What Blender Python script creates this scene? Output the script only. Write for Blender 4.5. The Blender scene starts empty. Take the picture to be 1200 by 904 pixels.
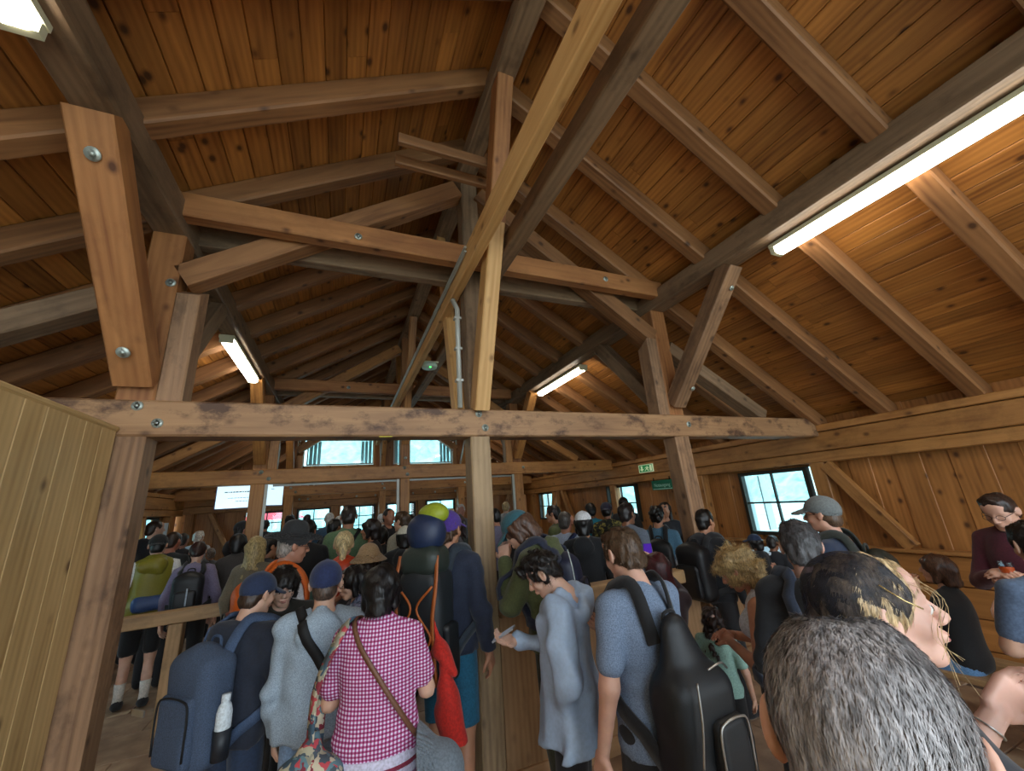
import bpy, math, random
import numpy as np
from mathutils import Matrix, Vector
random.seed(7)
RNG = np.random.default_rng(11)
C = bpy.context.scene.collection
PI = math.pi

# ---------------------------------------------------------------- camera, world, exposure
F_PX, YAW, PITCH, ROLL, EYE = 457.5, .4168, .2899, -.0712, 1.85
def cam_axes():
    cy, sy, cp, sp = math.cos(YAW), math.sin(YAW), math.cos(PITCH), math.sin(PITCH)
    w = np.array([sy*cp, cy*cp, sp]); r0 = np.array([cy, -sy, 0.]); u0 = np.cross(r0, w)
    cr, sr = math.cos(ROLL), math.sin(ROLL)
    return r0*cr+u0*sr, -r0*sr+u0*cr, w
AR, AU, AW = cam_axes()
cam_d = bpy.data.cameras.new('camera'); cam = bpy.data.objects.new('camera', cam_d); C.objects.link(cam)
cam_d.sensor_width = 36; cam_d.sensor_fit = 'HORIZONTAL'; cam_d.lens = F_PX/1200*36; cam_d.clip_start = .02; cam_d.clip_end = 400
m = Matrix.Identity(4)
for i in range(3): m[i][0], m[i][1], m[i][2] = AR[i], AU[i], -AW[i]
m[2][3] = EYE; cam.matrix_world = m
sc = bpy.context.scene; sc.camera = cam
world = bpy.data.worlds.new('overcast_sky'); sc.world = world; world.use_nodes = True
wn = world.node_tree.nodes; wl = world.node_tree.links
bg = wn['Background']; bg.inputs['Color'].default_value = (.80, .91, 1.0, 1); bg.inputs['Strength'].default_value = 3.4
sc.view_settings.view_transform = 'Standard'; sc.view_settings.look = 'None'; sc.view_settings.gamma = 1
sc.view_settings.exposure = 0.5

# pixel helpers (used only to measure real positions from the photograph)
def ray(x, y): return AR*(x-600)/F_PX - AU*(y-452)/F_PX + AW
CAM = np.array([0, 0, EYE])
def onY(x, y, Y): d = ray(x, y); return CAM+d*Y/d[1]
def onZ(x, y, Z): d = ray(x, y); return CAM+d*(Z-EYE)/d[2]
def at(x, y, D): d = ray(x, y); return CAM+d/math.hypot(d[0], d[1])*D
def pr(P):
    d = np.array(P, float)-CAM; z = d@AW
    return np.array([600+F_PX*(d@AR)/z, 452-F_PX*(d@AU)/z])

# ---------------------------------------------------------------- object helpers
def empty(name, loc=(0, 0, 0), rz=0, label=None, cat=None, group=None, kind=None):
    o = bpy.data.objects.new(name, None); C.objects.link(o); o.location = loc; o.rotation_euler = (0, 0, rz)
    o.empty_display_size = .1
    return tag(o, label, cat, group, kind)
def tag(o, label=None, cat=None, group=None, kind=None):
    if label: o['label'] = label
    if cat: o['category'] = cat
    if group: o['group'] = group
    if kind: o['kind'] = kind
    return o
def mesh_obj(name, V, F, mat, parent=None, smooth=False, mw=None):
    me = bpy.data.meshes.new(name)
    V = np.asarray(V, float)
    if isinstance(F, np.ndarray):
        n, k = F.shape
        me.vertices.add(len(V)); me.vertices.foreach_set('co', V.ravel())
        me.loops.add(n*k); me.loops.foreach_set('vertex_index', F.ravel().astype(np.int32))
        me.polygons.add(n); me.polygons.foreach_set('loop_start', np.arange(0, n*k, k, dtype=np.int32))
        try: me.polygons.foreach_set('loop_total', np.full(n, k, np.int32))
        except Exception: pass
        me.update(calc_edges=True)
    else:
        me.from_pydata([tuple(v) for v in V], [], F)
    if smooth and len(me.polygons): me.polygons.foreach_set('use_smooth', np.ones(len(me.polygons), bool))
    if mat: me.materials.append(mat)
    o = bpy.data.objects.new(name, me); C.objects.link(o)
    if mw is not None: o.matrix_world = mw
    if parent is not None: o.parent = parent
    return o
class MB:
    def __init__(s): s.V = []; s.F = []
    def add(s, V, F):
        b = len(s.V); s.V += [tuple(v) for v in V]; s.F += [[i+b for i in f] for f in F]
    def box(s, a, b):
        x0, y0, z0 = a; x1, y1, z1 = b
        s.add([(x0,y0,z0),(x1,y0,z0),(x1,y1,z0),(x0,y1,z0),(x0,y0,z1),(x1,y0,z1),(x1,y1,z1),(x0,y1,z1)],
              [[0,3,2,1],[4,5,6,7],[0,1,5,4],[1,2,6,5],[2,3,7,6],[3,0,4,7]])
    def tube(s, pts, r, n=8, cap=True):
        pts = [np.array(p, float) for p in pts]; R = r if hasattr(r, '__len__') else [r]*len(pts)
        rings = []; prev = None
        for i, p in enumerate(pts):
            t = pts[min(i+1, len(pts)-1)]-pts[max(i-1, 0)]; t = t/(np.linalg.norm(t)+1e-9)
            a = prev if prev is not None else (np.array([0, 0, 1.]) if abs(t[2]) < .9 else np.array([1., 0, 0]))
            a = a-t*(a@t); a /= np.linalg.norm(a)+1e-9; prev = a; b = np.cross(t, a)
            rings.append([p+R[i]*(a*math.cos(q)+b*math.sin(q)) for q in np.linspace(0, 2*PI, n, endpoint=False)])
        V = [v for g in rings for v in g]; F = []
        for i in range(len(pts)-1):
            for j in range(n):
                k = (j+1) % n; F.append([i*n+j, i*n+k, (i+1)*n+k, (i+1)*n+j])
        if cap: F.append(list(range(n))[::-1]); F.append([(len(pts)-1)*n+j for j in range(n)])
        s.add(V, F)
    def build(s, name, mat, parent=None, smooth=False): return mesh_obj(name, s.V, s.F, mat, parent, smooth)
def box(name, a, b, mat, parent=None):
    """box whose origin is its own corner so wood grain follows it"""
    a = np.array(a, float); b = np.array(b, float); m_ = MB(); m_.box((0, 0, 0), b-a)
    o = m_.build(name, mat, parent); o.location = a; return o
BEAMS = {}
def beam(name, p0, p1, w, h, mat, parent=None, up=(0, 0, 1), ch=.008, cuts=None):
    """chamfered timber from p0 to p1; local X is the grain; w across, h along up"""
    p0 = np.array(p0, float); p1 = np.array(p1, float); L = np.linalg.norm(p1-p0); x = (p1-p0)/L
    up = np.array(up, float); z = up-x*(up@x); z /= np.linalg.norm(z); y = np.cross(z, x)
    key = (round(L, 3), w, h, ch, mat.name) if cuts is None else None
    if key and key in BEAMS: me = BEAMS[key]
    else:
        a, b = w/2, h/2
        sec = [(-a+ch, -b), (a-ch, -b), (a, -b+ch), (a, b-ch), (a-ch, b), (-a+ch, b), (-a, b-ch), (-a, -b+ch)]
        def xs(Y, Z, e):
            if cuts is None: return 0 if e == 0 else L
            c = cuts[e]; return (0 if e == 0 else L)+(c*Z)
        V = [(xs(s_[0], s_[1], 0), s_[0], s_[1]) for s_ in sec]+[(xs(s_[0], s_[1], 1), s_[0], s_[1]) for s_ in sec]
        F = [[i, (i+1) % 8, 8+(i+1) % 8, 8+i][::-1] for i in range(8)]+[list(range(8)), list(range(15, 7, -1))]
        me = bpy.data.meshes.new(name); me.from_pydata(V, [], [f[::-1] for f in F]); me.materials.append(mat)
        if key: BEAMS[key] = me
    o = bpy.data.objects.new(name, me); C.objects.link(o)
    mw = Matrix.Identity(4)
    for i in range(3): mw[i][0], mw[i][1], mw[i][2], mw[i][3] = x[i], y[i], z[i], p0[i]
    if parent is not None:
        o.parent = parent; o.matrix_basis = parent_inv(parent) @ mw
    else: o.matrix_basis = mw
    return o
def parent_inv(p):
    mm = p.matrix_basis.copy(); q = p.parent
    while q is not None: mm = q.matrix_basis @ mm; q = q.parent
    return mm.inverted()

# ---------------------------------------------------------------- materials
def srgb(h):
    if isinstance(h, str): c = [int(h[i:i+2], 16)/255 for i in (0, 2, 4)]
    else: c = [v/255 for v in h]
    return tuple((v/12.92 if v <= .04045 else ((v+.055)/1.055)**2.4) for v in c)+(1,)
def newmat(name):
    mt = bpy.data.materials.new(name); mt.use_nodes = True; nt = mt.node_tree
    return mt, nt.nodes, nt.links, nt.nodes['Principled BSDF']
def ramp(N, stops):
    r = N.new('ShaderNodeValToRGB'); e = r.color_ramp.elements
    while len(e) < len(stops): e.new(.5)
    for i, (p, c) in enumerate(stops): e[i].position = p; e[i].color = c
    return r
def wood(name, dark, light, rough=.6, sat=1., gscale=1., knots=1., stain=0., tintvar=.35, axis='X', bump=.25):
    mt, N, L, P = newmat(name)
    tc = N.new('ShaderNodeTexCoord'); oi = N.new('ShaderNodeObjectInfo')
    off = N.new('ShaderNodeVectorMath'); off.operation = 'MULTIPLY_ADD'
    cx = N.new('ShaderNodeCombineXYZ')
    for k in range(3): L.new(oi.outputs['Random'], cx.inputs[k])
    L.new(cx.outputs[0], off.inputs[0]); off.inputs[1].default_value = (37, 23, 51); L.new(tc.outputs['Object'], off.inputs[2])
    def mapping(sc_):
        mp = N.new('ShaderNodeMapping')
        if axis == 'Z': sc_ = (sc_[1], sc_[2], sc_[0])
        if axis == 'Y': sc_ = (sc_[1], sc_[0], sc_[2])
        mp.inputs['Scale'].default_value = sc_; L.new(off.outputs[0], mp.inputs[0]); return mp
    n1 = N.new('ShaderNodeTexNoise'); n1.inputs['Scale'].default_value = 1.; n1.inputs['Detail'].default_value = 5; n1.inputs['Distortion'].default_value = .6
    L.new(mapping((1.3*gscale, 15*gscale, 15*gscale)).outputs[0], n1.inputs['Vector']); n1.inputs['Distortion'].default_value = 1.1
    n2 = N.new('ShaderNodeTexNoise'); n2.inputs['Scale'].default_value = 1.; n2.inputs['Detail'].default_value = 3
    L.new(mapping((1.1, 2.6, 2.6)).outputs[0], n2.inputs['Vector'])
    wv = N.new('ShaderNodeTexWave'); wv.bands_direction = 'Y'; wv.inputs['Scale'].default_value = 6; wv.inputs['Distortion'].default_value = 5; wv.inputs['Detail'].default_value = 2; wv.inputs['Detail Scale'].default_value = .6
    L.new(mapping((.25, 1.3, 1.3)).outputs[0], wv.inputs['Vector'])
    a1 = N.new('ShaderNodeMath'); a1.operation = 'MULTIPLY'; L.new(wv.outputs['Fac'], a1.inputs[0]); a1.inputs[1].default_value = .13
    a2 = N.new('ShaderNodeMath'); a2.operation = 'MULTIPLY_ADD'; L.new(n1.outputs['Fac'], a2.inputs[0]); a2.inputs[1].default_value = .80; L.new(a1.outputs[0], a2.inputs[2])
    a3 = N.new('ShaderNodeMath'); a3.operation = 'MULTIPLY_ADD'; L.new(n2.outputs['Fac'], a3.inputs[0]); a3.inputs[1].default_value = .45; L.new(a2.outputs[0], a3.inputs[2])
    mid = tuple((a+b)/2 for a, b in zip(dark, light))
    rp = ramp(N, [(.38, dark), (.62, mid), (.95, light)]); L.new(a3.outputs[0], rp.inputs[0])
    col = rp.outputs[0]
    if knots:
        vo = N.new('ShaderNodeTexVoronoi'); vo.inputs['Scale'].default_value = 1.; vo.inputs['Randomness'].default_value = 1.
        L.new(mapping((4.6, 6.6, 6.6)).outputs[0], vo.inputs['Vector'])
        kr = ramp(N, [(.08, (1, 1, 1, 1)), (.15, (.35, .35, .35, 1)), (.22, (0, 0, 0, 1))]); L.new(vo.outputs['Distance'], kr.inputs[0])
        sc_ = N.new('ShaderNodeSeparateColor'); L.new(vo.outputs['Color'], sc_.inputs[0]); gt_ = N.new('ShaderNodeMath'); gt_.operation = 'LESS_THAN'; gt_.inputs[1].default_value = .8; L.new(sc_.outputs[0], gt_.inputs[0]); g2 = N.new('ShaderNodeMath'); g2.operation = 'MULTIPLY'; L.new(gt_.outputs[0], g2.inputs[0]); g2.inputs[1].default_value = min(.95, .85*knots)
        km = N.new('ShaderNodeMath'); km.operation = 'MULTIPLY'; L.new(g2.outputs[0], km.inputs[1]); L.new(kr.outputs[0], km.inputs[0])
        mx = N.new('ShaderNodeMix'); mx.data_type = 'RGBA'; L.new(km.outputs[0], mx.inputs[0]); L.new(col, mx.inputs[6]); mx.inputs[7].default_value = (dark[0]*.35, dark[1]*.3, dark[2]*.3, 1)
        col = mx.outputs[2]
    if stain:
        ns = N.new('ShaderNodeTexNoise'); ns.inputs['Scale'].default_value = 1; ns.inputs['Detail'].default_value = 6; ns.inputs['Roughness'].default_value = .7
        L.new(mapping((3.2, 5, 5)).outputs[0], ns.inputs['Vector'])
        sr = ramp(N, [(.50, (0, 0, 0, 1)), (.64, (1, 1, 1, 1))]); L.new(ns.outputs['Fac'], sr.inputs[0])
        sm = N.new('ShaderNodeMath'); sm.operation = 'MULTIPLY'; sm.inputs[1].default_value = stain; L.new(sr.outputs[0], sm.inputs[0])
        mx = N.new('ShaderNodeMix'); mx.data_type = 'RGBA'; L.new(sm.outputs[0], mx.inputs[0]); L.new(col, mx.inputs[6]); mx.inputs[7].default_value = (dark[0]*.45, dark[1]*.45, dark[2]*.55, 1)
        col = mx.outputs[2]
    hs = N.new('ShaderNodeHueSaturation'); L.new(col, hs.inputs['Color'])
    mr = N.new('ShaderNodeMapRange'); L.new(oi.outputs['Random'], mr.inputs[0]); mr.inputs[3].default_value = 1-tintvar/2; mr.inputs[4].default_value = 1+tintvar/2
    L.new(mr.outputs[0], hs.inputs['Value']); hs.inputs['Saturation'].default_value = sat
    L.new(hs.outputs[0], P.inputs['Base Color'])
    P.inputs['Roughness'].default_value = rough
    bp = N.new('ShaderNodeBump'); bp.inputs['Strength'].default_value = bump; bp.inputs['Distance'].default_value = .01
    L.new(a3.outputs[0], bp.inputs['Height']); L.new(bp.outputs[0], P.inputs['Normal'])
    return mt
def plain(name, col, rough=.7, metal=0, spec=.4, noise=0., nscale=40, bump=0., bscale=None, emit=0, var=None):
    mt, N, L, P = newmat(name)
    c = srgb(col) if isinstance(col, (str, list)) or (isinstance(col, tuple) and max(col) > 1.01) else col
    P.inputs['Base Color'].default_value = c; P.inputs['Roughness'].default_value = rough; P.inputs['Metallic'].default_value = metal
    P.inputs['Specular IOR Level'].default_value = spec
    if noise or bump:
        tc = N.new('ShaderNodeTexCoord'); nz = N.new('ShaderNodeTexNoise'); nz.inputs['Scale'].default_value = nscale; nz.inputs['Detail'].default_value = 4
        L.new(tc.outputs['Object'], nz.inputs['Vector'])
        if noise:
            r = ramp(N, [(.3, tuple(v*(1-noise) for v in c[:3])+(1,)), (.7, tuple(min(1, v*(1+noise)) for v in c[:3])+(1,))]); L.new(nz.outputs['Fac'], r.inputs[0]); L.new(r.outputs[0], P.inputs['Base Color'])
        if bump:
            bp = N.new('ShaderNodeBump'); bp.inputs['Strength'].default_value = bump; bp.inputs['Distance'].default_value = .004; L.new(nz.outputs['Fac'], bp.inputs['Height']); L.new(bp.outputs[0], P.inputs['Normal'])
    if emit:
        P.inputs['Emission Color'].default_value = c; P.inputs['Emission Strength'].default_value = emit
    return mt
W_ROOF = wood('orange_roof_boards', srgb('6c3d18'), srgb('c0823f'), rough=.5, knots=1.1, tintvar=.4)
W_RAFT = wood('rafter_timber', srgb('5e3b22'), srgb('a37348'), knots=1, tintvar=.3)
W_OLD = wood('weathered_oak', srgb('5c412d'), srgb('a88260'), knots=.9, stain=.45, tintvar=.15, bump=.5)
W_TIE = wood('scuffed_tie_beam', srgb('6a4832'), srgb('b08860'), knots=.8, stain=.9, tintvar=.05, bump=.5)
W_GREY = wood('greyed_timber', srgb('56432f'), srgb('967a5e'), knots=.8, stain=.4, tintvar=.1, bump=.5)
W_BRIGHT = wood('fresh_spruce_brace', srgb('b07c3e'), srgb('e0b478'), knots=.9, tintvar=.1)
W_ORANGE = wood('orange_brace', srgb('7a4826'), srgb('b57d4a'), knots=1.1, stain=.2, tintvar=.15)
W_PALE = wood('pale_pine', srgb('a88858'), srgb('d8bd8e'), rough=.5, knots=1.2, tintvar=.16, axis='Z')
W_PALEX = wood('pale_pine_cap', srgb('9a7c50'), srgb('cbaa78'), rough=.5, knots=1., tintvar=.1)
W_WALL = wood('warm_wall_board', srgb('75481e'), srgb('b67a40'), rough=.5, knots=1.1, tintvar=.3, axis='Z')
W_WALLX = wood('warm_wall_plank', srgb('75481e'), srgb('b67a40'), rough=.5, knots=1., tintvar=.25)
W_PLATE = wood('wall_plate_timber', srgb('7c4d24'), srgb('bd874c'), rough=.5, knots=.9, stain=.35, tintvar=.12)
W_PANEL = wood('parapet_plywood', srgb('86623f'), srgb('bb936a'), rough=.6, knots=.35, stain=.25, tintvar=.1, gscale=.5)
W_DARK = wood('dark_gable_board', srgb('4a2c16'), srgb('8a5a30'), knots=1, tintvar=.3, axis='Z')
M_BOLT = plain('galvanised_bolt', 'b9c4bd', .45, .6); M_BOLTD = plain('bolt_hole', '5c625e', .5, .6)
M_FRAME = plain('dark_window_frame', '26261f', .5); M_WHITE = plain('white_lacquer', 'd8dedd', .4)
M_CONDUIT = plain('grey_conduit', 'aeb0a8', .4, .2); M_SHELL = plain('lamp_housing', 'c8c6a8', .45)
W_WALLZ = wood('warm_wall_board_upright', srgb('75481e'), srgb('b67a40'), rough=.5, knots=1.1, tintvar=.3)
W_PALEB = wood('pale_pine_board', srgb('9c7c4a'), srgb('d0b07a'), rough=.5, knots=1.2, tintvar=.14)
# ================================================================ SETTING
XL, XR, YE, YB = -3.44, 5.44, 12.0, -3.2          # inner wall planes, end wall, open gable behind
XC = 1.0                                          # ridge line
POSTX = (-1.19, 1.01, 3.18)
def zr(x): return 5.24-.615*abs(x-XC)             # underside of the rafters
# ---- floor: bed plus stone tiles
M_TILE = None
def tilemat():
    mt, N, L, P = newmat('stone_tiles'); tc = N.new('ShaderNodeTexCoord'); oi = N.new('ShaderNodeObjectInfo')
    nz = N.new('ShaderNodeTexNoise'); nz.inputs['Scale'].default_value = 5; nz.inputs['Detail'].default_value = 6
    vm = N.new('ShaderNodeVectorMath'); L.new(tc.outputs['Object'], vm.inputs[0]); L.new(oi.outputs['Random'], vm.inputs[1]); L.new(vm.outputs[0], nz.inputs['Vector'])
    r = ramp(N, [(.3, srgb('8f7460')), (.55, srgb('b09378')), (.75, srgb('c9ad8e'))]); L.new(nz.outputs['Fac'], r.inputs[0])
    hs = N.new('ShaderNodeHueSaturation'); mr = N.new('ShaderNodeMapRange'); mr.inputs[3].default_value = .8; mr.inputs[4].default_value = 1.12
    L.new(oi.outputs['Random'], mr.inputs[0]); L.new(mr.outputs[0], hs.inputs['Value']); L.new(r.outputs[0], hs.inputs['Color']); L.new(hs.outputs[0], P.inputs['Base Color'])
    P.inputs['Roughness'].default_value = .55
    bp = N.new('ShaderNodeBump'); bp.inputs['Strength'].default_value = .15; L.new(nz.outputs['Fac'], bp.inputs['Height']); L.new(bp.outputs[0], P.inputs['Normal'])
    return mt
M_TILE = tilemat(); M_GROUT = plain('tile_joint', '5d4c40', .9)
b = MB(); b.box((XL-.3, YB, -.2), (XR+.3, YE+.3, -.012)); floor_o = tag(b.build('floor', M_GROUT), kind='structure')
def tile_mesh(w, d):
    c = .004; V = [(c, c, .012), (w-c, c, .012), (w-c, d-c, .012), (c, d-c, .012), (0, 0, 0), (w, 0, 0), (w, d, 0), (0, d, 0)]
    return V, [[0, 1, 2, 3], [4, 5, 1, 0], [5, 6, 2, 1], [6, 7, 3, 2], [7, 4, 0, 3]]
TW, TD = .60, .55
me_t = bpy.data.meshes.new('tile'); v, f = tile_mesh(TW-.006, TD-.006); me_t.from_pydata([(a, b_, c-.012) for a, b_, c in v], [], f); me_t.materials.append(M_TILE)
rest = MB(); nt = 0
for j in range(28):
    y = YB+j*TD; xo = -.3*(j % 2)
    for i in range(16):
        x = XL+xo+i*TW
        if x+TW > XR+.3: continue
        if 1.0 < y < 8.6 and nt < 250:
            o = bpy.data.objects.new('tile', me_t); C.objects.link(o); o.location = (x, y, 0); o.parent = floor_o; nt += 1
        else:
            rest.add([(a+x, b_+y, c-.012) for a, b_, c in v], f)
tag(rest.build('tile_field', M_TILE, floor_o), kind='stuff')
# ---- ceiling: board lining parallel to the ridge (two slopes) and rafters
RT = .17/math.cos(math.atan(.615))                # vertical rise from rafter underside to lining
b = MB()
for s in (-1, 1):
    xe = XC+s*4.75; z0 = 5.24+RT+.03; z1 = zr(xe)+RT+.03
    V = [(XC, YB, z0), (xe, YB, z1), (xe, YE+.4, z1), (XC, YE+.4, z0), (XC, YB, z0+.05), (xe, YB, z1+.05), (xe, YE+.4, z1+.05), (XC, YE+.4, z0+.05)]
    b.add(V, [[0,1,2,3],[7,6,5,4],[0,4,5,1],[1,5,6,2],[2,6,7,3]])
ceil = tag(b.build('ceiling', W_DARK), kind='structure')
SL = 4.72/math.cos(math.atan(.615)); NB = 38; bw = SL/NB; sx, sz = math.cos(math.atan(.615)), -math.sin(math.atan(.615))
for s in (-1, 1):
    nrm = (s*-sz, 0, sx)
    for k in range(NB):
        d = (k+.5)*bw; x = XC+s*d*sx; z = 5.24+RT+d*sz+.012
        cuts = [YB, 1.2+RNG.uniform(-1, 1.2), 5+RNG.uniform(-1.5, 1.5), YE+.38] if k % 2 else [YB, 3.0+RNG.uniform(-1, 1), 8+RNG.uniform(-1, 1), YE+.38]
        for a, c in zip(cuts[:-1], cuts[1:]):
            beam('board', (x, a+.001, z+RNG.uniform(-.0015, .0015)), (x, c-.001, z), bw-.004, .022, W_ROOF, ceil, up=nrm, ch=.005)
RY = [round(.84+.715*k-.715*5, 3) for k in range(21)]
RY = [y for y in RY if YB < y < YE-.05]
for y in RY:
    for s in (-1, 1):
        x1 = XC+s*4.62
        beam('rafter', (XC+s*.02, y, 5.24+.085/sx+(-.01)), (x1, y, zr(x1)+.085/sx-.01), .13, .17, W_RAFT, ceil, ch=.012)
# ---- right wall: siding boards, plate, posts, braces, windows, dado
def wall_frame(name, loc): return empty(name, loc, kind='structure')
wr = wall_frame('wall_right', (XR, 0, 0)); wlft = wall_frame('wall_left', (XL, 0, 0)); we = wall_frame('wall_end', (XC, YE, 0))
def sidewall(par, s, X, wins, dado):
    # wins: (y0,y1,z0,z1) openings
    y = YB
    while y < YE+.1:
        w_ = .21+RNG.uniform(-.03, .04); y1 = min(y+w_, YE+.2); yc = (y+y1)/2
        segs = [(0, 2.66+RNG.uniform(-.06, .06))]
        for (a, c, z0, z1) in wins:
            if a < yc < c: segs = [(0, z0), (z1, segs[-1][1])]
        for z0, z1 in segs:
            kk = kk+1 if 'kk' in dir() else 0
            xx = X+s*(.16+.010*(kk % 2)+RNG.uniform(0, .004))
            beam('board', (xx, yc, z0), (xx, yc, z1), y1-y+.014, .025, W_WALLZ, par, up=(1, 0, 0), ch=.004)
        y = y1
    # plate: three stacked timbers
    for z0, z1, dx in ((2.06, 2.19, .0), (2.195, 2.425, .004), (2.43, 2.515, -.012)):
        xx = X+s*(.07+dx)
        for a, c in ((YB, 1.1), (1.105, 5.9), (5.905, YE)):
            beam('plate_timber', (xx, a, (z0+z1)/2), (xx, c, (z0+z1)/2), .15, z1-z0-.004, W_PLATE, par, ch=.01)
    for yp in (-1.2, 3.1, 4.95, 7.3, 9.75, 11.4):
        beam('wall_post', (X+s*.08, yp, 0), (X+s*.08, yp, 2.06), .15, .17, W_PLATE, par, up=(0, 1, 0), ch=.008)
W_WALLZ = wood('warm_wall_board_upright', srgb('75481e'), srgb('b67a40'), rough=.5, knots=1.1, tintvar=.3)
W_PLATEZ = W_PLATE
WR = [(3.28, 4.26, 1.17, 2.03), (6.62, 7.62, 1.3, 2.04), (9.98, 11.05, 1.3, 2.05)]
WLW = [(9.6, 10.9, 1.1, 2.05), (5.2, 6.3, 1.1, 2.05), (1.5, 2.6, 1.1, 2.05)]
sidewall(wr, 1, XR, WR, True); sidewall(wlft, -1, XL, WLW, True)
for (ya, yb, zt, zb) in ((3.0, 2.42, 2.03, 1.12), (9.5, 8.9, 2.05, .9), (9.95, 10.3, 2.05, .9)):
    for X, s, p in ((XR, 1, wr), (XL, -1, wlft)):
        if s < 0 and ya < 5: continue
        beam('wall_brace', (X+s*.03, ya, zt), (X+s*.03, yb-(.0), zb), .10, .12, W_PLATE, p, up=(0, 1, 0), ch=.006)
# dado planks and ledge on the right wall near the seats
for k, (z0, z1) in enumerate(((.02, .27), (.275, .53), (.535, .79), (.795, 1.06))):
    for a, c in ((-2.8, 1.35), (1.355, 3.0), (4.3, 6.0)):
        beam('dado_plank', (XR+.02, a, (z0+z1)/2), (XR+.02, c, (z0+z1)/2), .03, z1-z0-.004, W_WALLX, wr, ch=.004)
for a, c in ((-2.8, 3.0), (3.28, 6.0)):
    beam('dado_ledge', (XR+.02, a, 1.09), (XR+.02, c, 1.09), .13, .035, W_PLATE, wr, ch=.006)
def glassmat():
    mt, N, L, P = newmat('window_glass'); N.remove(P); out = [n for n in N if n.type == 'OUTPUT_MATERIAL'][0]
    t = N.new('ShaderNodeBsdfTransparent'); t.inputs[0].default_value = (.82, .97, 1, 1); g = N.new('ShaderNodeBsdfGlossy'); g.inputs['Roughness'].default_value = .03
    mx = N.new('ShaderNodeMixShader'); mx.inputs[0].default_value = .06; L.new(t.outputs[0], mx.inputs[1]); L.new(g.outputs[0], mx.inputs[2]); L.new(mx.outputs[0], out.inputs[0]); return mt
M_GLASS = glassmat()
WN = [0]
def window(plane, s, P, a, c, z0, z1, nv=2, nh=2, frame=M_FRAME, fw=.045, name='window'):
    """plane 'x': wall at x=P, a..c along y ; plane 'y': wall at y=P, a..c along x"""
    WN[0] += 1; r = empty('window_%d' % WN[0], (P, (a+c)/2, z0) if plane == 'x' else ((a+c)/2, P, z0), kind='structure')
    def bx(nm, u0, u1, w0, w1, d0, d1, mat):
        A = (P+d0, u0, w0) if plane == 'x' else (u0, P+d0, w0); B = (P+d1, u1, w1) if plane == 'x' else (u1, P+d1, w1)
        A, B = np.minimum(A, B)-np.array(r.location), np.maximum(A, B)-np.array(r.location)
        m_ = MB(); m_.box(A, B); return m_.build(nm, mat, r)
    m_ = MB()
    d0, d1 = s*.02, s*.10
    for (u0, u1, w0, w1) in ((a, a+fw, z0, z1), (c-fw, c, z0, z1), (a+fw, c-fw, z0, z0+fw), (a+fw, c-fw, z1-fw, z1)): bx('frame_bar', u0, u1, w0, w1, d0, d1, frame)
    us = np.linspace(a+fw, c-fw, nv+1); zs = np.linspace(z0+fw, z1-fw, nh+1)
    for u in us[1:-1]: bx('mullion', u-.012, u+.012, z0+fw, z1-fw, s*.04, s*.075, frame)
    for z in zs[1:-1]: bx('glazing_bar', a+fw, c-fw, z-.012, z+.012, s*.042, s*.073, frame)
    for i in range(nv):
        for j in range(nh): bx('pane', us[i], us[i+1], zs[j], zs[j+1], s*.055, s*.060, M_GLASS)
    return r, bx
for a, c, z0, z1 in WR:
    r_, bx = window('x', 1, XR+.05, a, c, z0, z1)
    bx('reveal', c-.01, c+.0, z0, z1, .10, .22, M_WHITE)
    bx('reveal', c-.22, c-.20, z0+.05, z1-.05, .16, .30, M_WHITE)   # open shutter leaf seen through the glass
for a, c, z0, z1 in WLW: window('x', -1, XL-.05, a, c, z0, z1)
# ---- end wall
EW = [(-2.93, -2.0, 1.25, 2.05), (-1.78, -1.35+.0, 1.25, 2.05), (-1.05, -.24, 1.25, 2.06), (.06, .90, 1.25, 2.06), (1.17, 2.0, 1.25, 2.06), (2.30, 3.17, 1.25, 2.08)]
EW = [(-2.1, -1.33, 1.25, 2.05)]+EW[2:]
UP = [(-.92, .80, 3.18, 3.88), (1.36, 3.1, 3.16, 3.9)]
x = XL-.2; EK = 0
while x < XR+.2:
    w_ = .2+RNG.uniform(-.02, .03); xc = x+w_/2; zt = zr(xc)+RT+.0
    segs = [(0, zt)]
    for (a, c, z0, z1) in EW:
        if a < xc < c: segs = [(0, z0), (z1, zt)]
    for (a, c, z0, z1) in UP:
        if a < xc < c: segs = segs[:-1]+[(segs[-1][0], z0), (z1, zt)]
    for z0, z1 in segs:
        EK = EK+1; dd = .012*(EK % 2)
        beam('board', (xc, YE+.17+dd, z0), (xc, YE+.17+dd, z1), w_+.014, .025, W_WALLZ, we, up=(0, 1, 0), ch=.004)
    x += w_
for z0, z1 in ((2.09, 2.25), (2.255, 2.43), (2.435, 2.62), (2.625, 2.79)):
    for a, c in ((XL, 1.3), (1.305, XR)):
        beam('plate_timber', (a, YE+.07, (z0+z1)/2), (c, YE+.07, (z0+z1)/2), .15, z1-z0-.005, W_PLATE, we, ch=.01)
for xp in (-3.3, -1.2, .97+.0-1.13, .98+.05, 2.15, 3.3, 5.3):
    beam('wall_post', (xp, YE+.08, 0), (xp, YE+.08, 2.09), .17, .15, W_PLATE, we, up=(0, 1, 0), ch=.008)
for xp in (-1.19, 1.08, 3.25):
    beam('gable_stud', (xp, YE+.08, 2.79), (xp, YE+.08, zr(xp)), .16, .15, W_PLATE, we, up=(0, 1, 0), ch=.008)
for xa, xb in ((-2.9, -2.25), (4.9, 4.4), (3.6, 4.1)):
    beam('wall_brace', (xa, YE+.02, 2.08), (xb, YE+.02, .8), .1, .13, W_PLATE, we, up=(0, 1, 0), ch=.008)
for a, c, z0, z1 in EW: window('y', 1, YE+.02, a, c, z0, z1, 2, 3)
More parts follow.
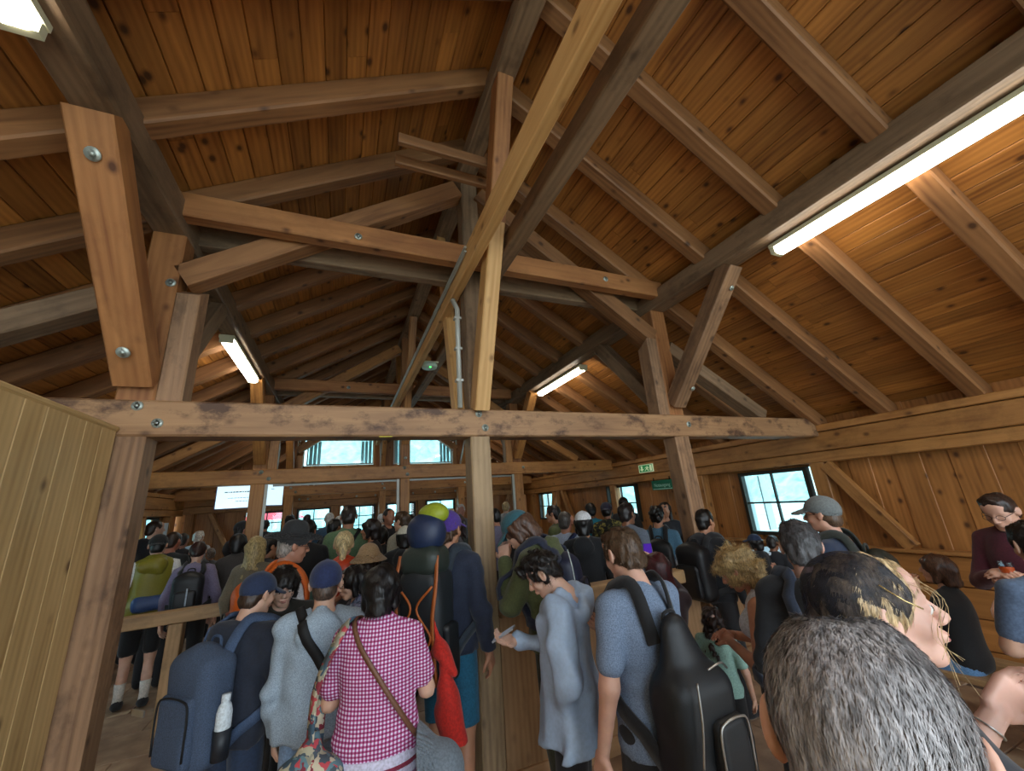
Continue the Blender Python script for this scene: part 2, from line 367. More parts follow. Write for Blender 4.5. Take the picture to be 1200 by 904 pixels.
for a, c, z0, z1 in UP:
    r_, bx = window('y', 1, YE+.02, a, c, z0, z1, 1, 1, M_WHITE, .03)
    for e, sg in ((a, 1), (c, -1)):                     # folded white shutters either side of the opening
        for k in range(3):
            u = e+sg*(.05+.1*k); bx('shutter_leaf', min(u, u+sg*.085), max(u, u+sg*.085), z0+.03, z1-.03, .10+.03*k, .125+.03*k, M_WHITE)
# bolts on the end plate
mb_ = MB()
def disc(m_, c, n, r=.028, t=.012, k=14):
    c = np.array(c, float); n = np.array(n, float); n /= np.linalg.norm(n)
    m_.tube([c, c+n*t*.6, c+n*t*.6, c+n*t*.35, c+n*t*.35, c+n*t*1.1], [r, r*.93, r*.5, r*.46, r*.3, r*.27], k)
def bolt(c, n, par, r=.03):
    m_ = MB(); disc(m_, np.array(c)-np.array(par.location if par else (0, 0, 0)), n, r); return m_.build('bolt', M_BOLT, par, True)
for xx in (-2.6, -1.35, -1.0, -.85, .35, .9, 1.05, 1.75, 1.95, 2.6, 3.2):
    for z in (2.3, 2.53):
        o = MB(); disc(o, (xx+RNG.uniform(-.05, .05)-XC, -.006, z), (0, -1, 0), .03); o.build('bolt', M_BOLT, we, True)

# ================================================================ TIMBER FRAME
TZ0, TZ1 = 2.375, 2.60
def truss(Y, near, label):
    t = empty('roof_truss', (POSTX[1], Y, 0), 0, label, 'truss')
    tie = W_TIE if near else W_PLATE
    G = t
    old = W_OLD if near else W_PLATE
    hb = (TZ1-TZ0)
    beam('tie_beam', (XL, Y+.10, (TZ0+TZ1)/2), (XR+.0, Y+.10, (TZ0+TZ1)/2), .20, hb, tie, G, ch=.012)
    lx = (POSTX[0], POSTX[1], POSTX[2])
    for i, x in enumerate(lx):
        bx_ = x+(.10 if (near and i == 2) else 0)*1
        beam('post', (x+(.07 if near and i == 2 else 0), Y+.10, 0), (x, Y+.10, TZ0), .19 if i != 1 else .165, .18, (W_OLD if i != 1 else W_POSTC) if near else W_PLATE, G, up=(0, 1, 0), ch=.01)
    # king post, queen posts
    beam('king_post', (XC+.02, Y+.13, TZ1), (XC+.02, Y+.13, 5.06), .17, .15, W_GREY if near else W_RAFT, G, up=(0, 1, 0), ch=.01)
    for s, x in ((-1, POSTX[0]), (1, POSTX[2])):
        beam('queen_post', (x, Y+.11, TZ1), (x, Y+.11, 3.80), .19, .18, W_ORANGE, G, up=(0, 1, 0), ch=.01)
        xi = x-s*.165
        beam('pad_post', (xi, Y+.10, TZ1), (xi, Y+.10, 3.40), .135, .17, old, G, up=(0, 1, 0), ch=.01, cuts=(0, -s*0.6))
        # strut from queen to king, and from queen out to the tie beam end
        beam('strut', (x-s*.10, Y+.10, 3.49), (XC+s*.11, Y+.10, 4.83), .16, .17, W_RAFT if near else W_PLATE, G, ch=.01)
        beam('strut', (x+s*.09, Y+.10, 3.38), (x+s*1.40, Y+.10, TZ1+.03), .16, .15, W_GREY if near else W_PLATE, G, ch=.01)
        # knee braces to the purlin, towards and away from the camera
        f = .01 if near else 0
        kb = W_ORANGE if near else W_PLATE
        for sy in (-1, 1):
            zb = 2.72; 
            beam('knee_brace', (x, Y+(.02 if sy < 0 else .2), zb if near else zb), (x, Y+.10+sy*1.02, 3.80), .19 if near and s < 0 else .16, .16, (kb if s < 0 or not near else W_OLD) if sy < 0 else W_GREY, G, up=(0, sy, .9), ch=.01)
        for (dy, z) in ((-.10, 2.92), (-.86, 3.66)):
            pass
    if near:   # front collar pair and bolts
        pass
    # collar pair clasping the frame at purlin height
    for y0, mt_, dz in ((Y-.07, W_ORANGE, 0), (Y+.27, W_GREY, 0)):
        beam('collar_tie', (POSTX[0]+.06, y0, 3.965), (POSTX[2]-.02, y0, 3.965+(.03 if near else 0)), .11, .19, mt_, G, ch=.01)
    # braces from the king post foot up to the ridge
    if near:
        beam('ridge_brace', (XC+.01, Y+.0, TZ1-.0), (XC+.02, 2.42, 3.99), .125, .16, W_BRIGHT, G, up=(0, -1, .4), ch=.008)
        beam('ridge_brace', (XC+.02, 2.42, 3.99), (XC+.02, 2.06, 5.09), .135, .15, W_ORANGE, G, up=(0, -1, .4), ch=.008)
        beam('ridge_brace', (XC-.10, Y+.22, TZ1), (XC-.02, Y+1.15, 5.06), .10, .12, W_BRIGHT, G, up=(0, 1, .4), ch=.008)
    else:
        for sy in (-1, 1):
            beam('ridge_brace', (XC, Y+.1+sy*.05, TZ1+.4), (XC, Y+.1+sy*1.0, 5.06), .12, .14, W_PLATE, G, up=(0, sy, .4), ch=.008)
    # bolts
    def B(x, y, z, n=(0, -1, 0), r=.03):
        m_ = MB(); disc(m_, (x-POSTX[1], y-Y, z), n, r); m_.build('bolt', M_BOLT, G, True)
    for x, z in ((-1.16, 2.56), (-1.05, 2.455), (1.0, 2.56), (1.05, 2.445), (3.29, 2.50)): B(x, Y, z)
    for x, z in ((0.02, 3.95), (2.4, 3.99)): B(x, Y-.125, z)
    B(1.0, Y-.10, 2.72, (0, -1, -.1), .026)
    if near:
        for s, x in ((-1, POSTX[0]), (1, POSTX[2])):
            for k in (.14, .86):
                y = Y-.0-.9*k-.085; z = 2.72+1.08*k-.05
                B(x+(0 if s < 0 else .03), y, z, (0, -1, -.83), .034 if s < 0 else .024)
        B(POSTX[0]+.06, Y+.02-.0, 3.42)
    return t
W_POSTC = wood('pale_grey_post', srgb('6e563e'), srgb('b0946e'), knots=.8, stain=.2, tintvar=.05, bump=.6)
T1 = truss(2.97, True, 'nearest roof truss on three posts with the scuffed tie beam across the hall')
T2 = truss(7.17, False, 'second roof truss standing behind the nearest one, in front of the upper windows')
T3 = truss(11.3, False, 'rearmost roof truss close to the end wall')
# purlins, ridge beam, catwalk beams
for x, lab in ((POSTX[0], 'left purlin beam carrying the rafters, lamps along its lower edge'), (POSTX[2], 'right purlin beam carrying the rafters, with the long bright lamp')):
    tag(beam('purlin', (x, YB, 3.90), (x, YE, 3.90), .20, .20, W_GREY, ch=.012), lab, 'beam')
tag(beam('ridge_beam', (XC+.02, YB, 5.15), (XC+.02, YE, 5.15), .17, .18, W_GREY, ch=.012), 'grey ridge beam along the peak of the roof', 'beam')
lb = beam('walkway_beam', (XC-.12, YB, 3.80), (XC-.12, YE, 3.80), .08, .20, W_BRIGHT, ch=.008); tag(lb, 'yellowish long beam running beside the king posts, cable conduit on its flank', 'beam')
tag(beam('walkway_beam', (XC+.17, YB, 3.86), (XC+.17, YE, 3.86), .13, .14, W_GREY, ch=.008), 'dark grey long beam running beside the king posts, right of the yellowish one', 'beam')
# short collar tie under the ridge on the rafter pair before the truss
ct = empty('rafter_collar', (XC, 2.36, 4.5), 0, 'short timber tie pair joining two rafters just under the ridge', 'beam')
for dy in (-.0, .2):
    beam('tie_board', (.26, 2.38+dy, 4.54), (1.12, 2.38+dy, 4.54), .05, .09, W_RAFT, ct)
# conduits
m_ = MB(); m_.tube([(XC-.175, 2.6, 3.86), (XC-.175, YE-.4, 3.86)], .012, 6); m_.tube([(XC-.175, 2.6, 3.82), (XC-.175, YE-.4, 3.82)], .010, 6)
tag(m_.build('cable_conduit', M_CONDUIT), 'pair of thin grey conduits fixed along the yellowish long beam', 'conduit')
cd = empty('cable_conduit', (.84, 2.93, 2.6), 0, 'upright grey conduit rising from the tie beam beside the king post', 'conduit')
m_ = MB(); m_.tube([(0, .02, .0), (.0, .02, .88), (-.03, .05, .98)], .022, 8); m_.build('pipe', M_CONDUIT, cd, True)
for z in (.22, .5, .78): m_ = MB(); m_.box((-.03, 0, z), (.03, .05, z+.02)); m_.build('clip', M_CONDUIT, cd)
for X, Y in ((POSTX[0]+.12, 7.16), (POSTX[1]-.12, 7.16), (POSTX[2]-.12, 7.16)):
    m_ = MB(); m_.box((X-.02, Y, .9), (X+.02, Y+.03, 2.37)); tag(m_.build('cable_trunking', M_CONDUIT), {-1: 'grey cable trunking up the post behind the screens', 0: 'grey cable trunking up the middle post of the second truss', 2: 'grey cable trunking up the right post of the second truss'}[int(round(X-1)) if abs(X) > 1.2 or X < 0 else 0] if 0 else ('grey cable trunking on the post between the two screens' if X < 0 else 'grey cable trunking on the middle post of the second truss' if X < 2 else 'grey cable trunking on the right post of the second truss'), 'conduit')
m_ = MB(); m_.box((-1.0, 7.28, 2.34), (3.1, 7.31, 2.37)); tag(m_.build('cable_trunking', M_CONDUIT), 'thin horizontal cable trunking under the second tie beam', 'conduit')

# ================================================================ LAMPS
def lampmat(s):
    mt, N, L, P = newmat('lit_diffuser'); P.inputs['Base Color'].default_value = (.9, .9, .85, 1); P.inputs['Emission Color'].default_value = (1, .93, .78, 1); P.inputs['Emission Strength'].default_value = s; return mt
M_LIT = lampmat(14)
def batten(x, s, y0, y1, label):
    c = np.array([x+(.125 if s > 0 else -.035), (y0+y1)/2, 3.755]); t = empty('strip_lamp', c, 0, label, 'lamp', None)
    t.rotation_euler = (0, 0, 0)
    h = (y1-y0)/2
    m_ = MB(); m_.box((-.07, -h, .0), (.07, h, .035)); m_.build('housing', M_SHELL, t)
    for e in (-1, 1): m_ = MB(); m_.box((-.062, e*h-(.0 if e < 0 else .035), -.05), (.062, e*h+(.035 if e < 0 else 0), .0)); m_.build('end_cap', M_SHELL, t)
    m_ = MB(); sec = [(-.062, 0), (-.056, -.038), (-.035, -.056), (.035, -.056), (.056, -.038), (.062, 0)]
    V = [(a, -h+.036, z) for a, z in sec]+[(a, h-.036, z) for a, z in sec]; n = len(sec)
    m_.add(V, [[i, i+1, n+i+1, n+i] for i in range(n-1)]+[[n-1, 0, n, 2*n-1], list(range(n))[::-1], list(range(n, 2*n))]); m_.build('diffuser', M_LIT, t)
    return t
batten(POSTX[2], 1, .15, 1.73, 'long lit strip lamp under the right purlin, nearest to the viewer')
batten(POSTX[2], 1, 4.72, 6.22, 'lit strip lamp under the right purlin beyond the first truss')
batten(POSTX[2], 1, 9.1, 10.6, 'rearmost lit strip lamp under the right purlin')
batten(POSTX[0], -1, .10, 1.66, 'lit strip lamp at the top left corner under the left purlin')
batten(POSTX[0], -1, 4.72, 6.22, 'lit strip lamp under the left purlin beyond the first truss')
batten(POSTX[0], -1, 9.1, 10.6, 'rearmost lit strip lamp under the left purlin')
# emergency lamp hanging between the long beams
el = empty('emergency_lamp', (XC+.03, 5.1, 3.70), 0, 'small pale emergency lamp hung between the two long beams', 'lamp')
m_ = MB(); m_.tube([(0, 0, .0), (0, 0, .03), (0, 0, .07)], [.10, .11, .09], 16); m_.build('lamp_body', plain('pale_green_plastic', 'b8cfc0', .4), el, True)
m_ = MB(); m_.box((-.12, -.05, .07), (.12, .05, .09)); m_.build('bracket', M_SHELL, el)
m_ = MB(); m_.tube([(0, -.06, -.01), (0, -.06, .01)], .012, 8); m_.build('indicator', plain('green_indicator', '40ff60', emit=3), el)

# ================================================================ PARAPETS, RAILS
def parapet(label, a, c, Y, top=1.16, axis='y'):
    t = empty('parapet_panel', (a, Y, 0), 0, label, 'partition')
    n = max(1, round((c-a)/1.05)); e = np.linspace(a, c, n+1)
    for i in range(n): beam('panel', ((e[i]+e[i+1])/2, Y, .10), ((e[i]+e[i+1])/2, Y, top-.10), e[i+1]-e[i]-.006, .03, W_PANEL, t, up=(0, 1, 0), ch=.003)
    beam('cap_rail', (a, Y-.02, top-.055), (c, Y-.02, top-.055), .13, .11, W_OLDR, t, ch=.01)
    beam('kick_board', (a, Y-.02, .06), (c, Y-.02, .06), .035, .12, W_PANEL, t, ch=.004)
    return t
W_OLDR = wood('worn_cap_rail', srgb('7e6040'), srgb('c09a6c'), knots=.7, stain=.3, tintvar=.1)
parapet('low plywood parapet between the centre post and the right post', POSTX[1]+.1, POSTX[2]-.1, 3.06)
parapet('low boarded parapet from the right post to the wall, under the window', POSTX[2]+.22, XR, 3.70, 1.02)
wc = MB(); wc.box((3.7, 3.50, 1.03), (XR, 3.85, 1.06)); tag(wc.build('counter_shelf', plain('white_counter', 'cfe0ea', .3)), 'white counter shelf on the parapet under the right window', 'shelf')
rl = empty('queue_rail', (-2.5, 5.7, 0), 0, 'wooden queue rail at waist height left of the hall, behind the left post', 'rail')
beam('hand_rail', (-3.44, 5.42, .95), (-.55, 5.42, 1.0), .12, .12, W_OLDR, rl)
for x in (-3.2, -1.45): beam('rail_post', (x, 5.42, 0), (x, 5.42, .92), .12, .12, W_OLDR, rl, up=(0, 1, 0))
# light partition on the left
pt = empty('pine_partition', (-1.26, 1, 0), 0, 'pale pine board partition at the left with a thin cap strip', 'partition')
y = 2.96; 
while y > -1.6:
    w_ = .145+RNG.uniform(-.012, .012)
    beam('board', (-1.235, y-w_/2, 0), (-1.235, y-w_/2, 2.40), w_-.0025, .02, W_PALEB, pt, up=(1, 0, 0), ch=.003)
    y -= w_
beam('cap_strip', (-1.25, -1.6, 2.415), (-1.25, 2.96, 2.415), .07, .03, W_PALEB, pt)
beam('corner_strip', (-1.262, -1.6, 2.30), (-1.262, 2.96, 2.30), .03, .2, W_PALEB, pt)
# ================================================================ IMPLICIT SURFACES (numpy distance fields meshed by surface nets)
def rotm(rx=0, ry=0, rz=0):
    cx, sx_, cy, sy, cz, sz_ = math.cos(rx), math.sin(rx), math.cos(ry), math.sin(ry), math.cos(rz), math.sin(rz)
    X = np.array([[1, 0, 0], [0, cx, -sx_], [0, sx_, cx]]); Y = np.array([[cy, 0, sy], [0, 1, 0], [-sy, 0, cy]]); Z = np.array([[cz, -sz_, 0], [sz_, cz, 0], [0, 0, 1]])
    return Z@Y@X
def A3(*v): return np.array(v, float)
class Field:
    def __init__(s, lo, hi, h):
        s.h = h; s.lo = np.array(lo, float)-2*h; n = np.ceil((np.array(hi, float)+2*h-s.lo)/h).astype(int)+1; s.n = n
        s.ax = [s.lo[i]+h*np.arange(n[i]) for i in range(3)]
        s.D = np.full(tuple(n), .2, np.float32)
    def win(s, c, r):
        sl = []
        for i in range(3):
            a = max(0, int((c[i]-r[i]-s.lo[i])/s.h)); b = min(s.n[i], int((c[i]+r[i]-s.lo[i])/s.h)+2)
            if b <= a: return None
            sl.append(slice(a, b))
        X, Y, Z = s.ax[0][sl[0]][:, None, None], s.ax[1][sl[1]][None, :, None], s.ax[2][sl[2]][None, None, :]
        return tuple(sl), X, Y, Z
    def _mix(s, sl, d, k, op):
        D = s.D[sl]; d = d.astype(np.float32)
        if op == 'add':
            if k > 0: hh = np.clip(.5+.5*(D-d)/k, 0, 1); s.D[sl] = D+(d-D)*hh-k*hh*(1-hh)
            else: s.D[sl] = np.minimum(D, d)
        elif op == 'sub':
            d = -d
            if k > 0: hh = np.clip(.5-.5*(D-d)/k, 0, 1); s.D[sl] = D+(d-D)*hh+k*hh*(1-hh)
            else: s.D[sl] = np.maximum(D, d)
    def ell(s, c, r, R=None, k=.02, op='add'):
        c = np.array(c, float); r = np.array(r, float); m_ = max(r)+k*1.5+s.h*2 if R is not None else None
        w = s.win(c, [m_]*3 if m_ else r+k*1.5+s.h*2)
        if w is None: return s
        sl, X, Y, Z = w; x, y, z = X-c[0], Y-c[1], Z-c[2]
        if R is not None: M = R.T; x, y, z = M[0, 0]*x+M[0, 1]*y+M[0, 2]*z, M[1, 0]*x+M[1, 1]*y+M[1, 2]*z, M[2, 0]*x+M[2, 1]*y+M[2, 2]*z
        q = (x/r[0])**2+(y/r[1])**2+(z/r[2])**2; q2 = (x/r[0]**2)**2+(y/r[1]**2)**2+(z/r[2]**2)**2
        k0 = np.sqrt(q); d = k0*(k0-1)/np.maximum(np.sqrt(q2), 1e-6); d = np.where(k0 < 1e-3, -min(r), d)
        s._mix(sl, d, k, op); return s
    def cone(s, a, b, ra, rb, k=.02, sq=(1, 1, 1), op='add'):
        a = np.array(a, float); b = np.array(b, float); R = max(ra, rb)+k*1.5+s.h*2
        lo, hi = np.minimum(a, b)-R*np.array(sq), np.maximum(a, b)+R*np.array(sq); w = s.win((lo+hi)/2, (hi-lo)/2)
        if w is None: return s
        sl, X, Y, Z = w; q = np.array(sq, float); ab = (b-a)/q; L2 = ab@ab+1e-12
        x, y, z = (X-a[0])/q[0], (Y-a[1])/q[1], (Z-a[2])/q[2]
        t = np.clip((x*ab[0]+y*ab[1]+z*ab[2])/L2, 0, 1)
        d = (np.sqrt((x-t*ab[0])**2+(y-t*ab[1])**2+(z-t*ab[2])**2)-(ra+(rb-ra)*t))*min(q)
        s._mix(sl, d, k, op); return s
    def box(s, c, hf, rd, R=None, k=.01, op='add'):
        c = np.array(c, float); hf = np.array(hf, float); m_ = np.linalg.norm(hf)+rd+k*1.5+s.h*2 if R is not None else None
        w = s.win(c, [m_]*3 if m_ else hf+k*1.5+s.h*2)
        if w is None: return s
        sl, X, Y, Z = w; x, y, z = X-c[0], Y-c[1], Z-c[2]
        if R is not None: M = R.T; x, y, z = M[0, 0]*x+M[0, 1]*y+M[0, 2]*z, M[1, 0]*x+M[1, 1]*y+M[1, 2]*z, M[2, 0]*x+M[2, 1]*y+M[2, 2]*z
        hx, hy, hz = hf-rd; x, y, z = abs(x)-hx, abs(y)-hy, abs(z)-hz
        d = np.sqrt(np.maximum(x, 0)**2+np.maximum(y, 0)**2+np.maximum(z, 0)**2)+np.minimum(np.maximum(np.maximum(x, y), z), 0)-rd
        s._mix(sl, d, k, op); return s
    def plane(s, n, c, k=0.):
        """keep the side where n.p < c"""
        n = np.array(n, float); n /= np.linalg.norm(n); X, Y, Z = s.ax[0][:, None, None], s.ax[1][None, :, None], s.ax[2][None, None, :]
        d = (n[0]*X+n[1]*Y+n[2]*Z-c).astype(np.float32)
        if k: hh = np.clip(.5-.5*(s.D-d)/k, 0, 1); s.D = s.D+(d-s.D)*hh+k*hh*(1-hh)
        else: s.D = np.maximum(s.D, d)
        return s
    def noise(s, amp, fr, seed=0, sq=(1, 1, 1), oct_=2):
        g = np.random.default_rng(seed); X, Y, Z = s.ax[0][:, None, None]*sq[0], s.ax[1][None, :, None]*sq[1], s.ax[2][None, None, :]*sq[2]
        tot = np.zeros(s.D.shape, np.float32)
        for o in range(oct_):
            for _ in range(4):
                v = g.normal(size=3); v /= np.linalg.norm(v); v *= fr*(1.9**o)*g.uniform(.7, 1.3)
                w2 = g.normal(size=3)*fr*.25
                tot += (amp/(1.7**o)*.5*np.sin(v[0]*X+v[1]*Y+v[2]*Z+g.uniform(0, 6)+1.3*np.sin(w2[0]*X+w2[1]*Y+w2[2]*Z))).astype(np.float32)
        s.D += tot; return s
    def mesh(s):
        D = s.D; D[0] = D[-1] = .05; D[:, 0] = D[:, -1] = .05; D[:, :, 0] = D[:, :, -1] = .05
        S = D < 0; nx, ny, nz = D.shape
        c = np.zeros((nx-1, ny-1, nz-1), np.int8)
        for i in (0, 1):
            for j in (0, 1):
                for k in (0, 1): c += S[i:nx-1+i, j:ny-1+j, k:nz-1+k]
        I = np.argwhere((c > 0) & (c < 8))
        if not len(I): return np.zeros((0, 3)), np.zeros((0, 4), int)
        idx = -np.ones(c.shape, np.int64); idx[I[:, 0], I[:, 1], I[:, 2]] = np.arange(len(I))
        acc = np.zeros((len(I), 3)); cnt = np.zeros(len(I))
        cor = [(i, j, k) for i in (0, 1) for j in (0, 1) for k in (0, 1)]
        for a in cor:
            for ax_ in range(3):
                if a[ax_] == 0:
                    b = list(a); b[ax_] = 1
                    da = D[I[:, 0]+a[0], I[:, 1]+a[1], I[:, 2]+a[2]]; db = D[I[:, 0]+b[0], I[:, 1]+b[1], I[:, 2]+b[2]]
                    m_ = (da < 0) != (db < 0); t = np.where(m_, da/(da-db+1e-12), 0)
                    p = np.array(a, float)[None, :].repeat(len(I), 0); p[:, ax_] += t
                    acc += p*m_[:, None]; cnt += m_
        V = (acc/cnt[:, None]+I)*s.h+s.lo
        F = []
        for ax_ in range(3):
            sl0 = [slice(None)]*3; sl1 = [slice(None)]*3; sl0[ax_] = slice(0, -1); sl1[ax_] = slice(1, None)
            a_, b_ = S[tuple(sl0)], S[tuple(sl1)]; E_ = np.argwhere(a_ != b_); u, v = [(1, 2), (2, 0), (0, 1)][ax_]
            E_ = E_[(E_[:, u] > 0) & (E_[:, v] > 0) & (E_[:, u] < D.shape[u]-1) & (E_[:, v] < D.shape[v]-1)]
            if not len(E_): continue
            def at_(du, dv):
                q = E_.copy(); q[:, u] += du; q[:, v] += dv; return idx[q[:, 0], q[:, 1], q[:, 2]]
            q = np.stack([at_(-1, -1), at_(0, -1), at_(0, 0), at_(-1, 0)], 1)
            ins = a_[E_[:, 0], E_[:, 1], E_[:, 2]]; q[~ins] = q[~ins][:, ::-1]; F.append(q)
        F = np.concatenate(F); F = F[(F >= 0).all(1)]
        return V, F
def merge(ms):
    V, F, o = [], [], 0
    for v, f in ms:
        if len(v): V.append(v); F.append(f+o); o += len(v)
    return np.concatenate(V), np.concatenate(F)
# ================================================================ PEOPLE
FAB = {}
def fabric(c, kind='cloth'):
    key = (c, kind)
    if key in FAB: return FAB[key]
    mt, N, L, P = newmat('%s_%s' % (kind, c)); col = srgb(c); tc = N.new('ShaderNodeTexCoord')
    nz = N.new('ShaderNodeTexNoise'); nz.inputs['Detail'].default_value = 3
    L.new(tc.outputs['Object'], nz.inputs['Vector'])
    a, b_ = (.82, 1.15)
    if kind == 'cloth': nz.inputs['Scale'].default_value = 90; P.inputs['Roughness'].default_value = .85; P.inputs['Sheen Weight'].default_value = .15
    elif kind == 'nylon': nz.inputs['Scale'].default_value = 60; a, b_ = .93, 1.05; P.inputs['Roughness'].default_value = .5
    elif kind == 'leather': nz.inputs['Scale'].default_value = 200; P.inputs['Roughness'].default_value = .5; a, b_ = .9, 1.08
    elif kind == 'heather': nz.inputs['Scale'].default_value = 220; nz.inputs['Roughness'].default_value = .8; a, b_ = .6, 1.35; P.inputs['Roughness'].default_value = .9
    elif kind == 'skin':
        nz.inputs['Scale'].default_value = 14; a, b_ = .9, 1.07; P.inputs['Roughness'].default_value = .5
        P.inputs['Subsurface Weight'].default_value = .12; P.inputs['Subsurface Radius'].default_value = (.02, .008, .004); P.inputs['Subsurface Scale'].default_value = .6
    elif kind == 'hair':
        mp = N.new('ShaderNodeMapping'); mp.inputs['Scale'].default_value = (1, 1, .22); L.new(tc.outputs['Object'], mp.inputs[0]); L.new(mp.outputs[0], nz.inputs['Vector'])
        nz.inputs['Scale'].default_value = 140; a, b_ = .45, 1.6; P.inputs['Roughness'].default_value = .42
    r = ramp(N, [(.35, tuple(v*a for v in col[:3])+(1,)), (.65, tuple(min(1, v*b_) for v in col[:3])+(1,))]); L.new(nz.outputs['Fac'], r.inputs[0]); L.new(r.outputs[0], P.inputs['Base Color'])
    bp = N.new('ShaderNodeBump'); bp.inputs['Strength'].default_value = .5 if kind == 'hair' else .12; bp.inputs['Distance'].default_value = .003; L.new(nz.outputs['Fac'], bp.inputs['Height']); L.new(bp.outputs[0], P.inputs['Normal'])
    FAB[key] = mt; return mt
def gingham():
    mt, N, L, P = newmat('magenta_gingham'); tc = N.new('ShaderNodeTexCoord'); sp_ = N.new('ShaderNodeSeparateXYZ'); L.new(tc.outputs['Object'], sp_.inputs[0])
    s = []
    for k in (0, 2):
        m1 = N.new('ShaderNodeMath'); m1.operation = 'MULTIPLY'; m1.inputs[1].default_value = 62; L.new(sp_.outputs[k], m1.inputs[0])
        m2 = N.new('ShaderNodeMath'); m2.operation = 'FRACT'; L.new(m1.outputs[0], m2.inputs[0])
        m3 = N.new('ShaderNodeMath'); m3.operation = 'GREATER_THAN'; m3.inputs[1].default_value = .5; L.new(m2.outputs[0], m3.inputs[0]); s.append(m3)
    ad = N.new('ShaderNodeMath'); ad.operation = 'ADD'; L.new(s[0].outputs[0], ad.inputs[0]); L.new(s[1].outputs[0], ad.inputs[1])
    dv = N.new('ShaderNodeMath'); dv.operation = 'DIVIDE'; dv.inputs[1].default_value = 2; L.new(ad.outputs[0], dv.inputs[0])
    r = ramp(N, [(0, srgb('d9d2e6')), (.4, srgb('b0508a')), (.8, srgb('7a1648'))]); r.color_ramp.interpolation = 'CONSTANT'; L.new(dv.outputs[0], r.inputs[0]); L.new(r.outputs[0], P.inputs['Base Color']); P.inputs['Roughness'].default_value = .85
    return mt
def patterned(name, cols, scale=28):
    mt, N, L, P = newmat(name); tc = N.new('ShaderNodeTexCoord'); nz = N.new('ShaderNodeTexNoise'); nz.inputs['Scale'].default_value = scale*.6; vo = N.new('ShaderNodeTexVoronoi'); vo.inputs['Scale'].default_value = scale
    mx = N.new('ShaderNodeMix'); mx.data_type = 'VECTOR'; mx.inputs[0].default_value = .12; L.new(tc.outputs['Object'], nz.inputs['Vector']); L.new(tc.outputs['Object'], mx.inputs[4]); L.new(nz.outputs['Color'], mx.inputs[5]); L.new(mx.outputs[1], vo.inputs['Vector'])
    sp_ = N.new('ShaderNodeSeparateColor'); L.new(vo.outputs['Color'], sp_.inputs[0])
    r = ramp(N, [(i/len(cols), srgb(c)) for i, c in enumerate(cols)]); r.color_ramp.interpolation = 'CONSTANT'; L.new(sp_.outputs[0], r.inputs[0]); L.new(r.outputs[0], P.inputs['Base Color']); P.inputs['Roughness'].default_value = .8
    return mt
SPECIAL = {}
def M(c):
    """'hex' or 'kind:hex' or a special material name"""
    if c in SPECIAL: return SPECIAL[c]
    if ':' in c: k, h_ = c.split(':'); return fabric(h_, k)
    return fabric(c)
SPECIAL['gingham'] = gingham()
SPECIAL['floral'] = patterned('floral_print', ['8c8a78', 'b8474f', '3d5566', 'a9a48c', '7d2a38', '5d7d86', 'c2b8a0', '46525c'], 30)
SPECIAL['darkfloral'] = patterned('dark_floral_shirt', ['1c1d1a', '8f8440', '23261e', '55502a', '101210'], 34)
SPECIAL['denimfloral'] = patterned('blue_floral_blouse', ['5a6a80', '8794a8', '3a4258', '77708a'], 40)
SPECIAL['camo'] = patterned('camouflage', ['4a4a34', '6c6a4a', '2e3024', '55553c'], 16)
M_EYE = plain('eye_white', 'd8d2cc', .25); M_IRIS = plain('iris', '2b1c12', .2); M_LIP = plain('lip', 'a2605a', .45)
M_RIM = plain('spectacle_rim', '1a1a1c', .35); M_LENS = M_GLASS; M_STEEL = plain('zip_metal', 'b8b8b4', .3, .9); M_BLACK = plain('black_webbing', '121316', .7)

ARM = dict(down=((.25, -.03, 1.13), (.255, .05, .885)), pocket=((.29, -.06, 1.13), (.20, .10, .97)), phone=((.235, .06, 1.13), (.11, .30, 1.19)),
           chest=((.25, .05, 1.12), (.07, .22, 1.20)), strap=((.28, .05, 1.14), (.13, .17, 1.33)), face=((.21, .17, 1.19), (.05, .19, 1.44)),
           up=((.25, .24, 1.38), (.12, .36, 1.60)), rail=((.27, .12, 1.15), (.20, .34, 1.08)), lap=((.24, .05, 1.16), (.10, .26, 1.06)),
           tight=((.215, .07, 1.14), (.11, .27, 1.14)), inpocket=((.265, -.03, 1.13), (.15, .035, .965)),
           back=((.27, -.10, 1.14), (.10, -.17, 1.0)), out=((.30, .16, 1.20), (.16, .36, 1.30)))
def fbs(c): return c
def make_hand(fs, Wp, d, nrm, side, sc=1.):
    """palm, four fingers, thumb; fs = field to fill"""
    d = d/np.linalg.norm(d); nrm = nrm-d*(nrm@d); nrm /= np.linalg.norm(nrm)+1e-9; a = np.cross(d, nrm)*side
    R = np.stack([a, d, nrm], 1)
    fs.cone(Wp-d*.05, Wp+d*.01, .027*sc, .025*sc, .01)
    fs.box(Wp+d*.05*sc, (.040*sc, .048*sc, .015*sc), .013*sc, R, .012)
    for i, (o, l) in enumerate(((-.030, .072), (-.010, .082), (.011, .077), (.030, .060))):
        p0 = Wp+d*.09*sc+a*o*sc; c1 = .35+.05*i; d1 = d*math.cos(c1)+nrm*math.sin(c1); p1 = p0+d1*l*.5*sc
        c2 = c1+.55; d2 = d*math.cos(c2)+nrm*math.sin(c2); p2 = p1+d2*l*.5*sc
        fs.cone(p0, p1, .0092*sc, .0085*sc, .003); fs.cone(p1, p2, .0085*sc, .007*sc, .002)
    t0 = Wp+d*.02*sc-a*.032*sc; t1 = t0+(d*.6-a*.62+nrm*.35)*.045*sc; t2 = t1+(d*.85-a*.2+nrm*.4)*.035*sc
    fs.cone(t0, t1, .013*sc, .011*sc, .008); fs.cone(t1, t2, .010*sc, .008*sc, .003)
